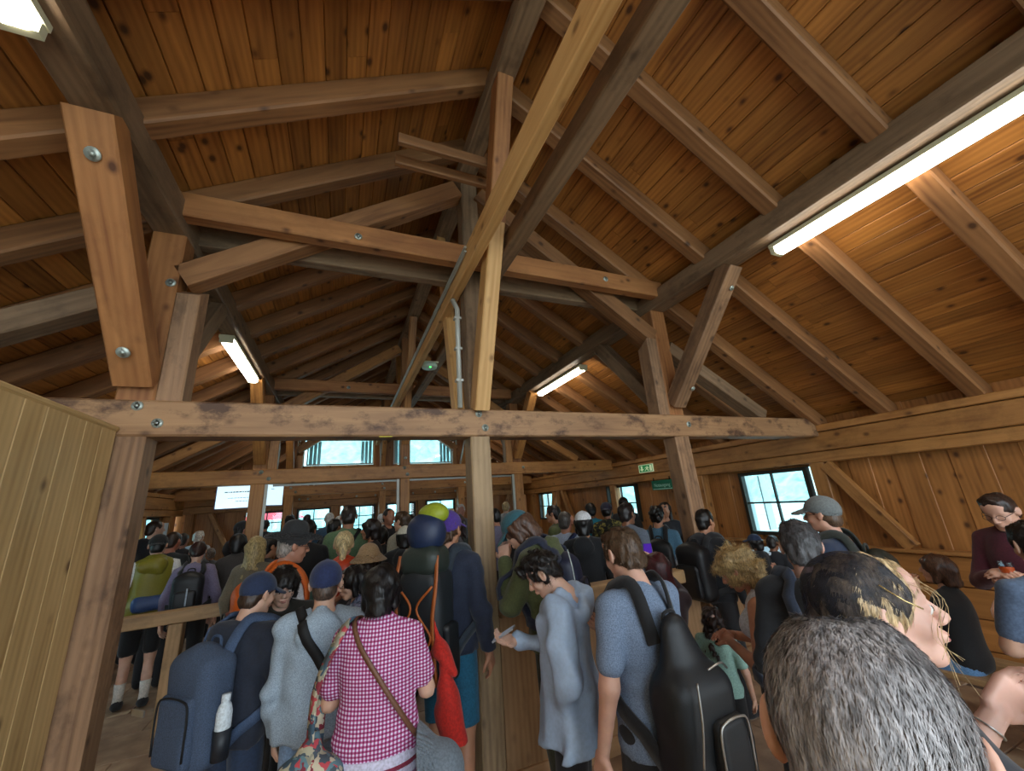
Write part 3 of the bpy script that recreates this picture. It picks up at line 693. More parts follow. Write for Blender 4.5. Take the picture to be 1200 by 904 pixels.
def head_sdf(h, fem=False, neck=True, fine=True):
    f = Field((-.1, -.13, -.24), (.1, .135, .125), h)
    f.ell((0, -.012, .027), (.075, .095, .086), k=0)
    f.ell((0, .020, -.030), (.057 if not fem else .053, .068, .078), k=.03)
    f.ell((0, .060, -.090), (.026, .022, .018), k=.022)
    for s in (-1, 1):
        f.cone((s*.05, -.005, -.055), (s*.018, .058, -.092), .015, .014, .025)
        f.ell((s*.036, .056, -.028), (.024, .022, .024), k=.02)
    if neck: f.cone((0, -.022, -.06), (0, -.05, -.20), .052 if not fem else .045, .060 if not fem else .05, .025)
    f.cone((-.032, .073, .026), (.032, .073, .026), .013, .013, .014)
    f.ell((0, .058, .06), (.055, .03, .035), k=.02)
    for s in (-1, 1): f.ell((s*.031, .098, .004), (.019, .019, .013), k=.010, op='sub')
    if h < .01:
        for s in (-1, 1): f.ell((s*.031, .0745, .0045), (.0150, .0140, .0125), k=.004)
    f.cone((0, .086, .016), (0, .110, -.024), .0075, .0125, .010)
    for s in (-1, 1): f.ell((s*.011, .098, -.030), (.0095, .012, .008), k=.006)
    f.ell((0, .082, -.056), (.027, .017, .014), k=.012)
    if h < .009:
        f.ell((0, .094, -.0545), (.022, .0085, .0048), k=.004); f.ell((0, .0925, -.0655), (.018, .0088, .0058), k=.004)
        f.cone((-.024, .0975, -.060), (.024, .0975, -.060), .0022, .0022, .002, op='sub')
    for s in (-1, 1):
        R = rotm(.0, 0, s*.35)@rotm(.18, 0, 0)
        f.ell((s*.082, -.010, -.002), (.0105, .021, .034), R, k=.006)
        if h < .009: f.ell((s*.088, -.004, .004), (.007, .012, .020), R, k=.004, op='sub')
    return f
def hair_sdf(style, h, seed=0):
    f = Field((-.16, -.19, -.45 if style in ('long', 'longwavy', 'pony') else -.24), (.16, .15, .2), h)
    n, c = (0, .735, -.677), .0185
    th = dict(buzz=.0065, short=.009, bowl=.019, bald=.0065).get(style, .012)
    f.ell((0, -.014, .030), (.076+th, .094+th, .087+th), k=0)
    amp, fr = .0025, 120
    if style in ('short', 'buzz', 'bald'):
        f.ell((0, -.06, -.03), (.06+th, .045+th, .06), k=.01)
        if style == 'short': f.ell((0, .02, .085), (.062, .062, .035), k=.02); amp = .0035
        f.plane(n, c+(.002 if style != 'short' else .010)); f.plane((0, 0, -1), .078)
        for s in (-1, 1): f.ell((s*.085, .0, -.012), (.022, .030, .042), k=.004, op='sub')
        if style == 'bald': f.ell((-.008, .005, .128), (.036, .045, .026), k=.012, op='sub')
    elif style == 'tuft':       # short sides, thick curly top
        f.ell((0, -.055, -.02), (.064, .045, .06), k=.01); f.plane(n, c+.012); f.plane((0, 0, -1), .07)
        for s in (-1, 1): f.ell((s*.088, .0, -.012), (.022, .028, .042), k=.004, op='sub')
        f.ell((0, .025, .085), (.080, .090, .055), k=.015); f.ell((0, .075, .07), (.05, .035, .035), k=.02); f.ell((0, -.06, .06), (.07, .05, .05), k=.02)
        amp, fr = .007, 95
    elif style in ('bob', 'bowl'):
        f.ell((0, -.025, .02), (.095, .105, .098), k=.02)
        for s in (-1, 1): f.cone((s*.07, -.01, .02), (s*.072, .0, -.075), .032, .026, .02)
        f.cone((0, -.06, 0), (0, -.07, -.085), .07, .062, .02); f.ell((0, .07, .055), (.06, .03, .03), k=.015)
        f.plane((0, 0, -1), .118 if style == 'bob' else .085)
        f.ell((0, .125, -.045), (.058, .085, .085), k=.006, op='sub'); f.cone((0, .0, -.07), (0, .03, -.25), .055, .055, .004, op='sub')
        amp = .003
    elif style in ('long', 'longwavy'):
        f.ell((0, -.03, .02), (.092, .10, .098), k=.02)
        w = .004 if style == 'long' else .010
        for s in (-1, 1): f.cone((s*.066, -.02, .03), (s*.088, -.02, -.24), .034, .030, .02)
        f.cone((0, -.06, 0), (0, -.10, -.34), .075, .075, .03, sq=(1.1, .6, 1))
        f.ell((0, .13, -.05), (.060, .10, .105), k=.006, op='sub'); amp, fr = w, 60 if style == 'long' else 70
    elif style == 'curly':
        f.ell((0, -.025, .025), (.108, .118, .112), k=.02); f.cone((0, -.05, 0), (0, -.06, -.10), .09, .075, .03)
        f.plane((0, 0, -1), .15); f.ell((0, .135, -.055), (.056, .085, .090), k=.006, op='sub'); f.cone((0, .0, -.10), (0, .03, -.25), .055, .055, .004, op='sub'); amp, fr = .012, 75
    elif style in ('bun', 'pony', 'topknot'):
        f.ell((0, -.02, .025), (.082, .10, .095), k=.01); f.plane(n, c+.012); f.plane((0, 0, -1), .075)
        if style == 'bun': f.ell((0, -.115, -.015), (.038, .032, .036), k=.012)
        if style == 'topknot': f.ell((0, -.04, .145), (.04, .042, .04), k=.012)
        if style == 'pony': f.ell((0, -.12, .02), (.03, .03, .03), k=.01); f.cone((0, -.13, .01), (0, -.15, -.28), .034, .018, .02)
        amp = .003
    f.noise(amp*(.6 if style in ('buzz','bald') else 1.5), fr, seed, sq=(1, 1, .45 if style not in ('curly', 'tuft', 'longwavy') else .9)); return f
def hat_sdf(kind, h):
    f = Field((-.27, -.27, -.13), (.27, .27, .2), h)
    if kind in ('cap', 'backcap', 'flatcap'):
        s = -1 if kind == 'backcap' else 1
        if kind == 'flatcap': f.ell((0, -.01, .040), (.091, .112, .075), k=0); f.plane((0, 0, 1), .108, .01)
        else: f.ell((0, -.012, .035), (.090, .110, .098), k=0)
        f.plane((0, .28*s, -1), -.012); f.ell((0, -.012, .02), (.078, .098, .083), k=.002, op='sub')
        # curved peak
        w = f.win((0, s*.125, .04), (.10, .10, .06)); sl, X, Y, Z = w
        zz = Z-(.050-5.5*X**2-.35*(s*Y-.085)); rr = np.sqrt((X/.080)**2+((s*Y-.085)/.100)**2)
        d = np.maximum(abs(zz)-.0055, (rr-1)*.07); d = np.maximum(d, .055-s*Y); f._mix(sl, d, .004, 'add')
        if kind == 'cap': f.ell((0, -.012, .133), (.009, .009, .006), k=.003)
    elif kind in ('bucket', 'brim', 'outback'):
        R0, R1, drop = dict(bucket=(.095, .175, .075), brim=(.095, .165, .01), outback=(.10, .18, .0))[kind]
        X, Y, Z = f.ax[0][:, None, None], f.ax[1][None, :, None]+.01, f.ax[2][None, None, :]
        rr = np.sqrt((X)**2+(Y*.88)**2); t = np.clip((rr-R0)/(R1-R0), 0, 1.05)
        z0 = .055-drop*t+(.5*abs(X)*t*.6 if kind == 'outback' else 0)
        d = np.maximum(abs(Z-z0)-.0045, np.maximum(rr-R1, .07-rr)); f.D = np.minimum(f.D, (d*.8).astype(np.float32))
        if kind == 'bucket': f.ell((0, -.01, .055), (.098, .112, .092), k=.02); 
        else: f.cone((0, -.01, .055), (0, -.01, .125), .096, .082, .012, sq=(1, 1.12, 1)); f.ell((0, -.0, .215), (.03, .10, .035), k=.02, op='sub')
        f.ell((0, -.012, .015), (.079, .099, .088), k=.002, op='sub')
    elif kind == 'beanie': f.ell((0, -.014, .035), (.088, .106, .098), k=0); f.plane((0, .5, -1), -.0)
    return f
class Xf:
    """upper-body frame: forward lean about the hips, then vertical shift"""
    def __init__(s, lean=0, dz=0, side=0): s.R = rotm(-lean, side, 0); s.p = A3(0, 0, .95); s.dz = dz
    def __call__(s, v): return s.R@(np.array(v, float)-s.p)+s.p+A3(0, 0, s.dz)
STR = {}
def strands(parent, V, F, hc, n, ln, mat, name='hair_strands', flow=(0, -.4, -1), lift=.25, wd=.0011, seed=1, jit=.35, curl=0):
    g = np.random.default_rng(seed); f = F[g.integers(0, len(F), n)]; w = g.dirichlet(np.ones(4), n); P = (V[f]*w[:, :, None]).sum(1)
    a, b_ = V[f[:, 1]]-V[f[:, 0]], V[f[:, 3]]-V[f[:, 0]]; nn = np.cross(a, b_); nn /= np.linalg.norm(nn, axis=1)[:, None]+1e-9
    fl = np.array(flow, float)[None, :]+g.normal(size=(n, 3))*jit; fl -= nn*(fl*nn).sum(1)[:, None]; fl /= np.linalg.norm(fl, axis=1)[:, None]+1e-9
    d0 = fl+nn*lift; d0 /= np.linalg.norm(d0, axis=1)[:, None]; L_ = (ln*g.uniform(.6, 1.25, n))[:, None]
    t = np.cross(nn, fl)*wd; p1 = P+d0*L_*.5; p2 = p1+(fl+nn*lift*.2+g.normal(size=(n, 3))*.25*curl)*L_*.5
    VV = np.stack([P-t, P+t, p1-t*.8, p1+t*.8, p2], 1).reshape(-1, 3); o = (np.arange(n)*5)[:, None]
    tri = np.concatenate([o+np.array([[0, 1, 3]]), o+np.array([[0, 3, 2]]), o+np.array([[2, 3, 4]])])
    ob = mesh_obj(name, VV, tri, mat, parent, False); ob['kind'] = 'stuff'; return ob
PEOPLE = []
def person(px, py, hh, rel, label, hair=('short', '2a1c14'), skin='c79a82', top=('tee', '333333'), legs=('long', '22252c'), hat=None, arms=('down', 'down'),
           hp=0., hy=0., ht=0., lean=0., sit=False, fat=1., fem=False, D=None, lod=None, glasses=False, seed=None, hem=None, shoes='1c1c1e', group=None, zoff=None, P=None, world_dir=None, neckhood=None, dy_arm=None, socks=None, strand=None, zmin=.80, zmax=1.13, eyesdown=False, nolegs=False):
    seed = seed if seed is not None else len(PEOPLE)+3
    pos = None
    if P is None:
        if D is None:
            lo, hi = .3, 16.
            for _ in range(40):
                md = (lo+hi)/2; q = at(px, py, md); e = np.linalg.norm(pr(q+A3(0, 0, .118))-pr(q-A3(0, 0, .118)))
                if e > hh: lo = md
                else: hi = md
            D = md
        P = at(px, py, D)
    D = math.hypot(P[0], P[1])
    if lod is None: lod = 0 if D < 2.2 else 1 if D < 3.6 else 2 if D < 6.2 else 3
    hH, hB, hT, hR = [(.0048, .017, .0115, .006), (.0064, .021, .0155, .009), (.0105, .030, .025, .014), (.0145, .040, .036, .019)][lod]
    az = math.atan2(P[0], P[1]); th = az+math.radians(rel) if world_dir is None else math.radians(world_dir)
    U = Xf(math.radians(lean), -.42 if sit else 0)
    neckb = U((0, -.012, 1.475))
    HR = U.R@rotm(-math.radians(hp), math.radians(ht), -math.radians(hy))
    hc = neckb+HR@A3(0, .035, .145)
    s = min(zmax, max(zmin, P[2]/hc[2]))
    c_, s_ = math.cos(-th), math.sin(-th); off = A3(c_*hc[0]-s_*hc[1], s_*hc[0]+c_*hc[1], 0)*s
    root = empty('person', (P[0]-off[0], P[1]-off[1], 0), -th, label, 'person', group); root.scale = (s, s, s)
    HM = lambda V: V@HR.T+hc
    SK = M('skin:'+skin)
    # legs
    if sit: K = [((x*.09, 0, .50), (x*.11, .42, .49), (x*.11, .40, .08)) for x in (-1, 1)]
    else:
        a_ = .02*((seed*7) % 5-2); K = [((x*.088, 0, .93), (x*.10, .02+x*a_*.5, .50), (x*.105, -.015+x*a_, .09)) for x in (-1, 1)]
    SH = [U((x*.178*(.93 if fem else 1), 0, 1.405)) for x in (-1, 1)]
    arms_w = []
    for i, x in enumerate((-1, 1)):
        a_ = arms[i] if not isinstance(arms[i], str) else ARM[arms[i]]
        arms_w.append((U((a_[0][0]*x, a_[0][1], a_[0][2])), U((a_[1][0]*x, a_[1][1], a_[1][2]))))
    tk, tc_ = top[0], top[1]; fw = .92 if fem else 1
    def torso(f, o, hemz=None, k=.04):
        R = U.R
        f.ell(U((0, -.005, .985)), (.160*fw*fat+o+(.015 if fem else 0), .108*fat+o, .12+o*.5), R, k=k)
        f.ell(U((0, .0, 1.13)), (.138*fw*fat+o, .096*fat+o, .15), R, k=k)
        f.ell(U((0, .0, 1.29)), (.158*fw*fat**.5+o, .108*fat**.5+o, .165+o), R, k=k)
        if fem and tk not in ('coat',):
            for x in (-1, 1): f.ell(U((x*.065, .085, 1.29)), (.062+o*.5, .055+o*.4, .06+o*.5), R, k=.03)
        f.cone(U((-.13*fw, -.005, 1.41)), U((.13*fw, -.005, 1.41)), .052+o, .052+o, k)
        f.cone(U((0, -.02, 1.40)), U((0, -.012, 1.47)), .075+o*.6, .058+o*.3, .04)
    def armf(f, i, o, t=1., k=.02, wr=1.):
        E_, W_ = arms_w[i]; S_ = SH[i]
        f.cone(S_, S_+(E_-S_)*min(1, t*2), (.053+o)*(fw), (.053-.011*min(1, t*2)+o*wr), k)
        if t > .5: q = E_+(W_-E_)*min(1, (t-.5)*2); f.cone(E_, q, .041+o, .041-.014*min(1, (t-.5)*2)+o*wr, k)
    # ---- body (skin)
    ms = []
    if not (nolegs):
        f = Field((-.30, -.30, .02), (.30, .62 if sit else .25, 1.1 if not sit else .7), hB)
        for (a_, b_, c2) in K: f.cone(a_, b_, .080, .056, .03); f.cone(b_, A3(*c2)+A3(0, 0, .0), .055, .036, .03); f.ell(np.array(b_)*.55+np.array(c2)*.45+A3(0, -.015, 0), (.045, .048, .10), k=.03); f.cone(c2, A3(*c2)+A3(0, .11, -.045), .036, .03, .02)
        f.ell(U((0, -.005, .97)), (.15*fat, .105*fat, .12), k=.03); ms.append(f.mesh())
    lo = np.min([*SH, *[p for a_ in arms_w for p in a_], U((0, 0, 1.0))], 0)-.13; hi = np.max([*SH, *[p for a_ in arms_w for p in a_], U((0, 0, 1.55))], 0)+.13
    f = Field(lo, hi, hB); torso(f, -.006); f.cone(U((0, -.02, 1.42)), hc-HR@A3(0, .03, .10), .056*fw, .052*fw, .03)
    for i in (0, 1): armf(f, i, 0 if top[0] in ('tee', 'shirt', 'tank') else -.009)
    ms.append(f.mesh())
    for i, x in enumerate((-1, 1)):
        E_, W_ = arms_w[i]; d = (W_-E_)/np.linalg.norm(W_-E_); hh_ = max(.0055, hH)
        if lod <= 2:
            f = Field(W_+d*.07-.13, W_+d*.07+.13, hh_ if lod < 2 else .008); nrm = A3(-x, 0, -.2) if abs(d[2]) > .6 else A3(-x*.5, -.3, 1.0 if arms[i] in ('phone',) else -1)
            make_hand(f, W_+d*.012, d, nrm, x, 1.08 if lod > 1 else 1.); ms.append(f.mesh())
        else:
            f = Field(W_+d*.07-.12, W_+d*.07+.12, .011); make_hand(f, W_+d*.012, d, A3(-x, 0, -.2), x, 1.2); ms.append(f.mesh())
    hf = head_sdf(hH, fem); v, fc = hf.mesh(); ms.append((HM(v), fc))
    V_, F_ = merge(ms); body = mesh_obj('body', V_, F_, SK, root, True)
    if lod <= 1:
        for x in (-1, 1):
            m_ = MB(); c0 = A3(x*.031, .0770, .003); R_ = .0128
            nlat, nlon = 6, 10; 
            pts = [HM(c0+R_*A3(math.cos(b_)*math.sin(a_)*1., math.cos(a_), math.sin(b_)*math.sin(a_))) for a_ in np.linspace(0.02, PI/2, nlat) for b_ in np.linspace(0, 2*PI, nlon, endpoint=False)]
            m_.add(pts, [[i*nlon+j, (i+1)*nlon+j, (i+1)*nlon+(j+1) % nlon, i*nlon+(j+1) % nlon] for i in range(nlat-1) for j in range(nlon)]); e = m_.build('eye', M_EYE, root, True)
            m_ = MB(); fw_ = A3(0, .85, -.5 if eyesdown else 0); fw_ /= np.linalg.norm(fw_); m_.tube([HM(c0+fw_*R_*.93), HM(c0+fw_*R_*1.03)], .0055, 10); m_.build('iris', M_IRIS, e)
            # brow
            m_ = MB(); m_.tube([HM(A3(x*(.014+.011*t), .0905-.010*t*t*.35, .0225+.004*math.sin(t*1.2))) for t in (0, 1, 2, 3)], [.0028, .0036, .0032, .001], 6); m_.build('eyebrow', M('hair:'+hair[1]) if hair else M('hair:5a4030'), root, True)
        f = Field((-.04, .06, -.08), (.04, .12, -.045), .002); f.ell((0, .0950, -.0548), (.0205, .0080, .0042), k=.001); f.ell((0, .0935, -.0655), (.017, .0085, .0052), k=.001)
        v, fc = f.mesh(); mesh_obj('lips', HM(v), fc, M_LIP, root, True)
    # ---- hair and hat
    if hair:
        hf = hair_sdf(hair[0], hR, seed)
        if hat: 
            X, Y, Z = hf.ax[0][:, None, None], hf.ax[1][None, :, None], hf.ax[2][None, None, :]
            hf.D = np.maximum(hf.D, (Z-.048).astype(np.float32)) if hair[0] not in ('bun',) else hf.D
        v, fc = hf.mesh(); v = HM(v)
        ho = mesh_obj('hair', v, fc, M('hair:'+hair[1]), root, True)
        ns = {0: 5200, 1: 2600, 2: 0, 3: 0}[lod] if strand is None else strand
        if ns:
            st = hair[0]; ln = dict(buzz=.006, short=.016, bald=.010, tuft=.028, curly=.035, long=.06, longwavy=.05, bob=.03, bowl=.03).get(st, .02)
            strands(ho, v, fc, hc, ns, ln, M('hair:'+hair[1]), flow=HR@A3(0, -.5 if st not in ('bob', 'long') else -.15, -.9), lift=.12 if st in ('bob', 'long', 'bun', 'pony') else .35, seed=seed, jit=.5 if st in ('short', 'buzz') else .9 if st in ('curly', 'tuft') else .2, curl=1 if st in ('curly', 'tuft', 'longwavy') else 0, wd=.0009)
    if hat:
        f = hat_sdf(hat[0], max(.0058, hR*.62)); v, fc = f.mesh(); hm_ = M(hat[1]); kb = {'cap': 'cap', 'backcap': 'cap', 'flatcap': 'flat_cap', 'bucket': 'bucket_hat', 'brim': 'brimmed_hat', 'outback': 'brimmed_hat', 'beanie': 'beanie'}[hat[0]]
        ho = mesh_obj(kb, HM(v), fc, hm_, root, True)
        if hat[0] in ('brim', 'outback') :
            m_ = MB(); rr = .099; pts = [HM(A3(rr*math.cos(t), -.01+rr*1.12*math.sin(t), .072)) for t in np.linspace(0, 2*PI, 25)]; m_.tube(pts, .009, 6, False); m_.build('hat_band', M('1a1a1a'), ho, True)
    if glasses and lod <= 2:
        m_ = MB()
        for x in (-1, 1):
            m_.tube([HM(A3(x*.033+.022*math.cos(t), .098-.05*abs(x*.033+.022*math.cos(t))**1.2, .002+.017*math.sin(t))) for t in np.linspace(0, 2*PI, 17)], .0016, 5, False)
            m_.tube([HM(A3(x*.055, .094, .006)), HM(A3(x*.076, .04, .008)), HM(A3(x*.08, -.01, .008)), HM(A3(x*.079, -.028, -.012))], .0016, 5)
        m_.tube([HM(A3(-.011, .104, .006)), HM(A3(0, .107, .009)), HM(A3(.011, .104, .006))], .0016, 5); m_.build('glasses', M_RIM, root, True)
    # ---- clothing on the upper body
    longc = tk in ('coat',); loose = {'tee': .012, 'shirt': .014, 'long': .013, 'hoodie': .024, 'jacket': .022, 'coat': .030, 'tank': .008, 'vest': .026}[tk]
    hz = hem if hem is not None else {'coat': .72, 'hoodie': .90, 'jacket': .90, 'tee': .90, 'shirt': .88, 'long': .90, 'tank': .92, 'vest': .90}[tk]
    sl = {'tee': .36, 'shirt': .36, 'tank': .0, 'vest': 0}.get(tk, .97)
    lo2 = np.minimum(lo, U((0, 0, hz))-.25); hi2 = np.maximum(hi, U((0, 0, hz))+.22)
    f = Field(lo2, hi2, hT); torso(f, loose)
    if hz < .95 and not sit: f.cone(U((0, 0, 1.0)), U((0, 0, hz-.02)), .155*fat*fw+loose*.7, .165*fat*fw+loose*(1.6 if longc else .8), .03, sq=(1, .74, 1))
    if tk != 'tank':
        f.cone(U((0, -.0, 1.33)), U((0, 0, max(hz, .93)-.02)), .146*fw*fat**.6+loose, .152*fw*fat+loose, .05, sq=(1, .70, 1))
    if longc: f.cone(U((0, -.0, 1.02)), U((0, 0, hz-.05)), .185*fat, .250*fat, .06, sq=(1, .72, 1)); f.noise(.007, 30, seed+31, sq=(1, 1, .3), oct_=2)
    if sl:
        for i in (0, 1): armf(f, i, loose*(.72 if sl > .5 else .95), sl, .02, 1.0 if sl > .5 else 1.1)
    if tk in ('hoodie', 'jacket', 'coat') and neckhood != 0:
        f.ell(U((0, -.130, 1.40)), (.120, .050, .095), U.R, k=.02); f.ell(U((0, -.115, 1.47)), (.088, .055, .038), U.R, k=.015); f.cone(U((-.07, .03, 1.455)), U((0, -.07, 1.49)), .034, .04, .03); f.cone(U((.07, .03, 1.455)), U((0, -.07, 1.49)), .034, .04, .03); f.ell(U((0, -.02, 1.53)), (.062, .075, .06), k=.01, op='sub')
    if longc: f.noise(.0085, 44, seed+5, sq=(1, 1, .28), oct_=1)
    n_ = U.R@A3(0, 0, -1); f.plane(n_, float(n_@U((0, 0, hz))), .006)
    if tk == 'tank':
        for x in (-1, 1): f.cone(U((x*.175, 0, 1.33)), U((x*.20, 0, 1.48)), .07, .09, .01, op='sub')
        f.ell(U((0, .09, 1.45)), (.075, .09, .10), k=.01, op='sub')
    else: f.ell(U((0, .045, 1.50)), (.058, .062, .055), U.R, k=.01, op='sub')
    f.noise(.005 if loose < .015 else .0085, 24 if lod < 2 else 18, seed+50, sq=(1, 1, .5), oct_=2 if lod < 2 else 1)
    if lod <= 1: f.noise(.0028 if loose < .015 else .004, 60, seed+77, sq=(.5, .5, 1.1), oct_=1)
    sfield = f
    sD = (f.D.copy(), f.lo, f.h); v, fc = f.mesh(); nm = {'tee': 't_shirt', 'shirt': 'shirt', 'long': 'jumper', 'hoodie': 'hoodie', 'jacket': 'jacket', 'coat': 'rain_coat', 'tank': 'tank_top', 'vest': 'hooded_vest'}[tk]
    shirt = mesh_obj(nm, v, fc, M(tc_), root, True)
    if tk == 'vest':
        f = Field(lo2, hi2, hT); torso(f, .010); [armf(f, i, .012, .97) for i in (0, 1)]; f.plane(n_, float(n_@U((0, 0, .93)))); f.ell(U((0, .045, 1.50)), (.058, .062, .055), k=.01, op='sub'); v, fc = f.mesh(); mesh_obj('shirt', v, fc, M(top[2]), root, True)
        f = Field(U((0, -.13, 1.38))-.2, U((0, -.13, 1.38))+.2, hT); f.ell(U((0, -.12, 1.40)), (.13, .05, .11), k=0); f.cone(U((-.08, -.03, 1.45)), U((.08, -.03, 1.45)), .05, .05, .04); f.ell(U((0, .0, 1.50)), (.06, .08, .07), k=.01, op='sub'); f.noise(.012, 30, 4, sq=(1, 1, .7)); v, fc = f.mesh(); mesh_obj('hood', v, fc, M(tc_), root, True)
    # ---- trousers, shoes
    lk, lc = legs
    if not nolegs:
        f = Field((-.32, -.32, .03), (.32, .62 if sit else .28, 1.12 if not sit else .72), hT*1.15)
        o = {'long': .018, 'jeans': .012, 'shorts': .020, 'tight': .006, 'skirt': .02}[lk]
        f.ell(U((0, -.005, .975)), (.155*fat+o, .108*fat+o*.7, .125), k=.03)
        for a_, b_, c2 in K:
            f.cone(a_, b_, .083+o*.6, .058+o, .03 if lk != 'shorts' else .008)
            if lk != 'shorts' and lk != 'skirt': f.cone(b_, c2, .057+o, .042+o*1.3, .03)
            elif lk == 'shorts' : f.cone(b_, A3(*b_)-A3(0, 0, .02), .058+o, .062+o, .01)
        if lk == 'skirt': f.cone((0, 0, .95), (0, 0, .35), .15, .20, .05, sq=(1, .75, 1))
        if lk == 'shorts' and not sit: f.plane((0, 0, -1), -.50)
        f.plane((0, 0, 1), (.90 if lk == 'skirt' else 1.05) if not sit else .66); f.noise(.006, 22, seed+9, sq=(1, 1, .6), oct_=1); v, fc = f.mesh()
        mesh_obj({'long': 'trousers', 'jeans': 'jeans', 'shorts': 'shorts', 'tight': 'leggings', 'skirt': 'skirt'}[lk], v, fc, M(lc), root, True)
        if lod < 3 or True:
            for i, (a_, b_, c2) in enumerate(K):
                c2 = A3(*c2); hs = max(.009, hT*.8); f = Field(c2+A3(-.08, -.1, -.10), c2+A3(.08, .24, .13), hs)
                f.cone(c2+A3(0, -.01, -.02), c2+A3(0, .02, -.035), .05, .048, .02); f.cone(c2+A3(0, .02, -.045), c2+A3(0, .15, -.055), .048, .042, .03, sq=(1, 1, .8)); f.plane((0, 0, -1), -.004)
                if lk in ('shorts', 'skirt'): f.plane((0, 0, 1), c2[2]+.03)
                v, fc = f.mesh(); mesh_obj('shoe', v, fc, M(shoes), root, True)
                if socks and lk == 'shorts':
                    m_ = MB(); m_.tube([c2+A3(0, 0, -.02), c2+A3(0, -.005, .06), c2+A3(0, -.01, .17)], [.043, .041, .050], 12); m_.build('sock', M(socks), root, True)
    info = dict(root=root, U=U, hc=hc, HM=HM, HR=HR, s=s, lod=lod, SH=SH, arms=arms_w, P=P, shirt=shirt, K=K, D=D, th=th, sD=sD)
    PEOPLE.append(info); return info
# ---- bags
def push(pi, p, n, gap=.004):
    """move a strap point outwards until it lies on the clothing"""
    D, lo, h = pi['sD']; p = np.array(p, float)
    for _ in range(30):
        q = ((p-lo)/h); i = np.floor(q).astype(int)
        if (i < 0).any() or (i >= np.array(D.shape)-1).any(): return p
        t = q-i; c = D[i[0]:i[0]+2, i[1]:i[1]+2, i[2]:i[2]+2]; d = (((c[0]*(1-t[0])+c[1]*t[0]))); d = d[0]*(1-t[1])+d[1]*t[1]; d = d[0]*(1-t[2])+d[1]*t[2]
        if d > gap: return p
        p = p+n*.006
    return p
def ribbon(m_, pts, nrm, w, t):
    pts = [np.array(p, float) for p in pts]
    V = []; n = len(pts)
    for i, p in enumerate(pts):
        tg = pts[min(i+1, n-1)]-pts[max(i-1, 0)]; tg /= np.linalg.norm(tg)+1e-9; nn = np.array(nrm[i] if hasattr(nrm[0], '__len__') else nrm, float); nn = nn-tg*(nn@tg); nn /= np.linalg.norm(nn)+1e-9; sd = np.cross(tg, nn)
        V += [p-sd*w/2, p+sd*w/2, p+sd*w/2+nn*t, p-sd*w/2+nn*t]
    F = [[i*4+j, i*4+(j+1) % 4, i*4+4+(j+1) % 4, i*4+4+j] for i in range(n-1) for j in range(4)]+[[3, 2, 1, 0], [n*4-4, n*4-3, n*4-2, n*4-1]]
    m_.add(V, F)
def smooth_path(pts, n=18):
    P_ = [np.array(p, float) for p in pts]; P_ = [2*P_[0]-P_[1]]+P_+[2*P_[-1]-P_[-2]]; out = []
    for i in range(1, len(P_)-2):
        for t in np.linspace(0, 1, max(2, n//(len(P_)-3)), endpoint=False):
            a, b_, c_, d = P_[i-1:i+3]; out.append(.5*((2*b_)+(c_-a)*t+(2*a-5*b_+4*c_-d)*t*t+(3*b_-a-3*c_+d)*t**3))
    out.append(P_[-2]); return out
def bag_root(pi, name, label, base, cat='backpack', group=None):
    r = pi['root']; o = empty(name, (0, 0, 0), 0, label, cat, group); M4 = Matrix.LocRotScale(r.location, r.rotation_euler, r.scale) @ Matrix.Translation(Vector(base)); o.matrix_basis = M4; return o
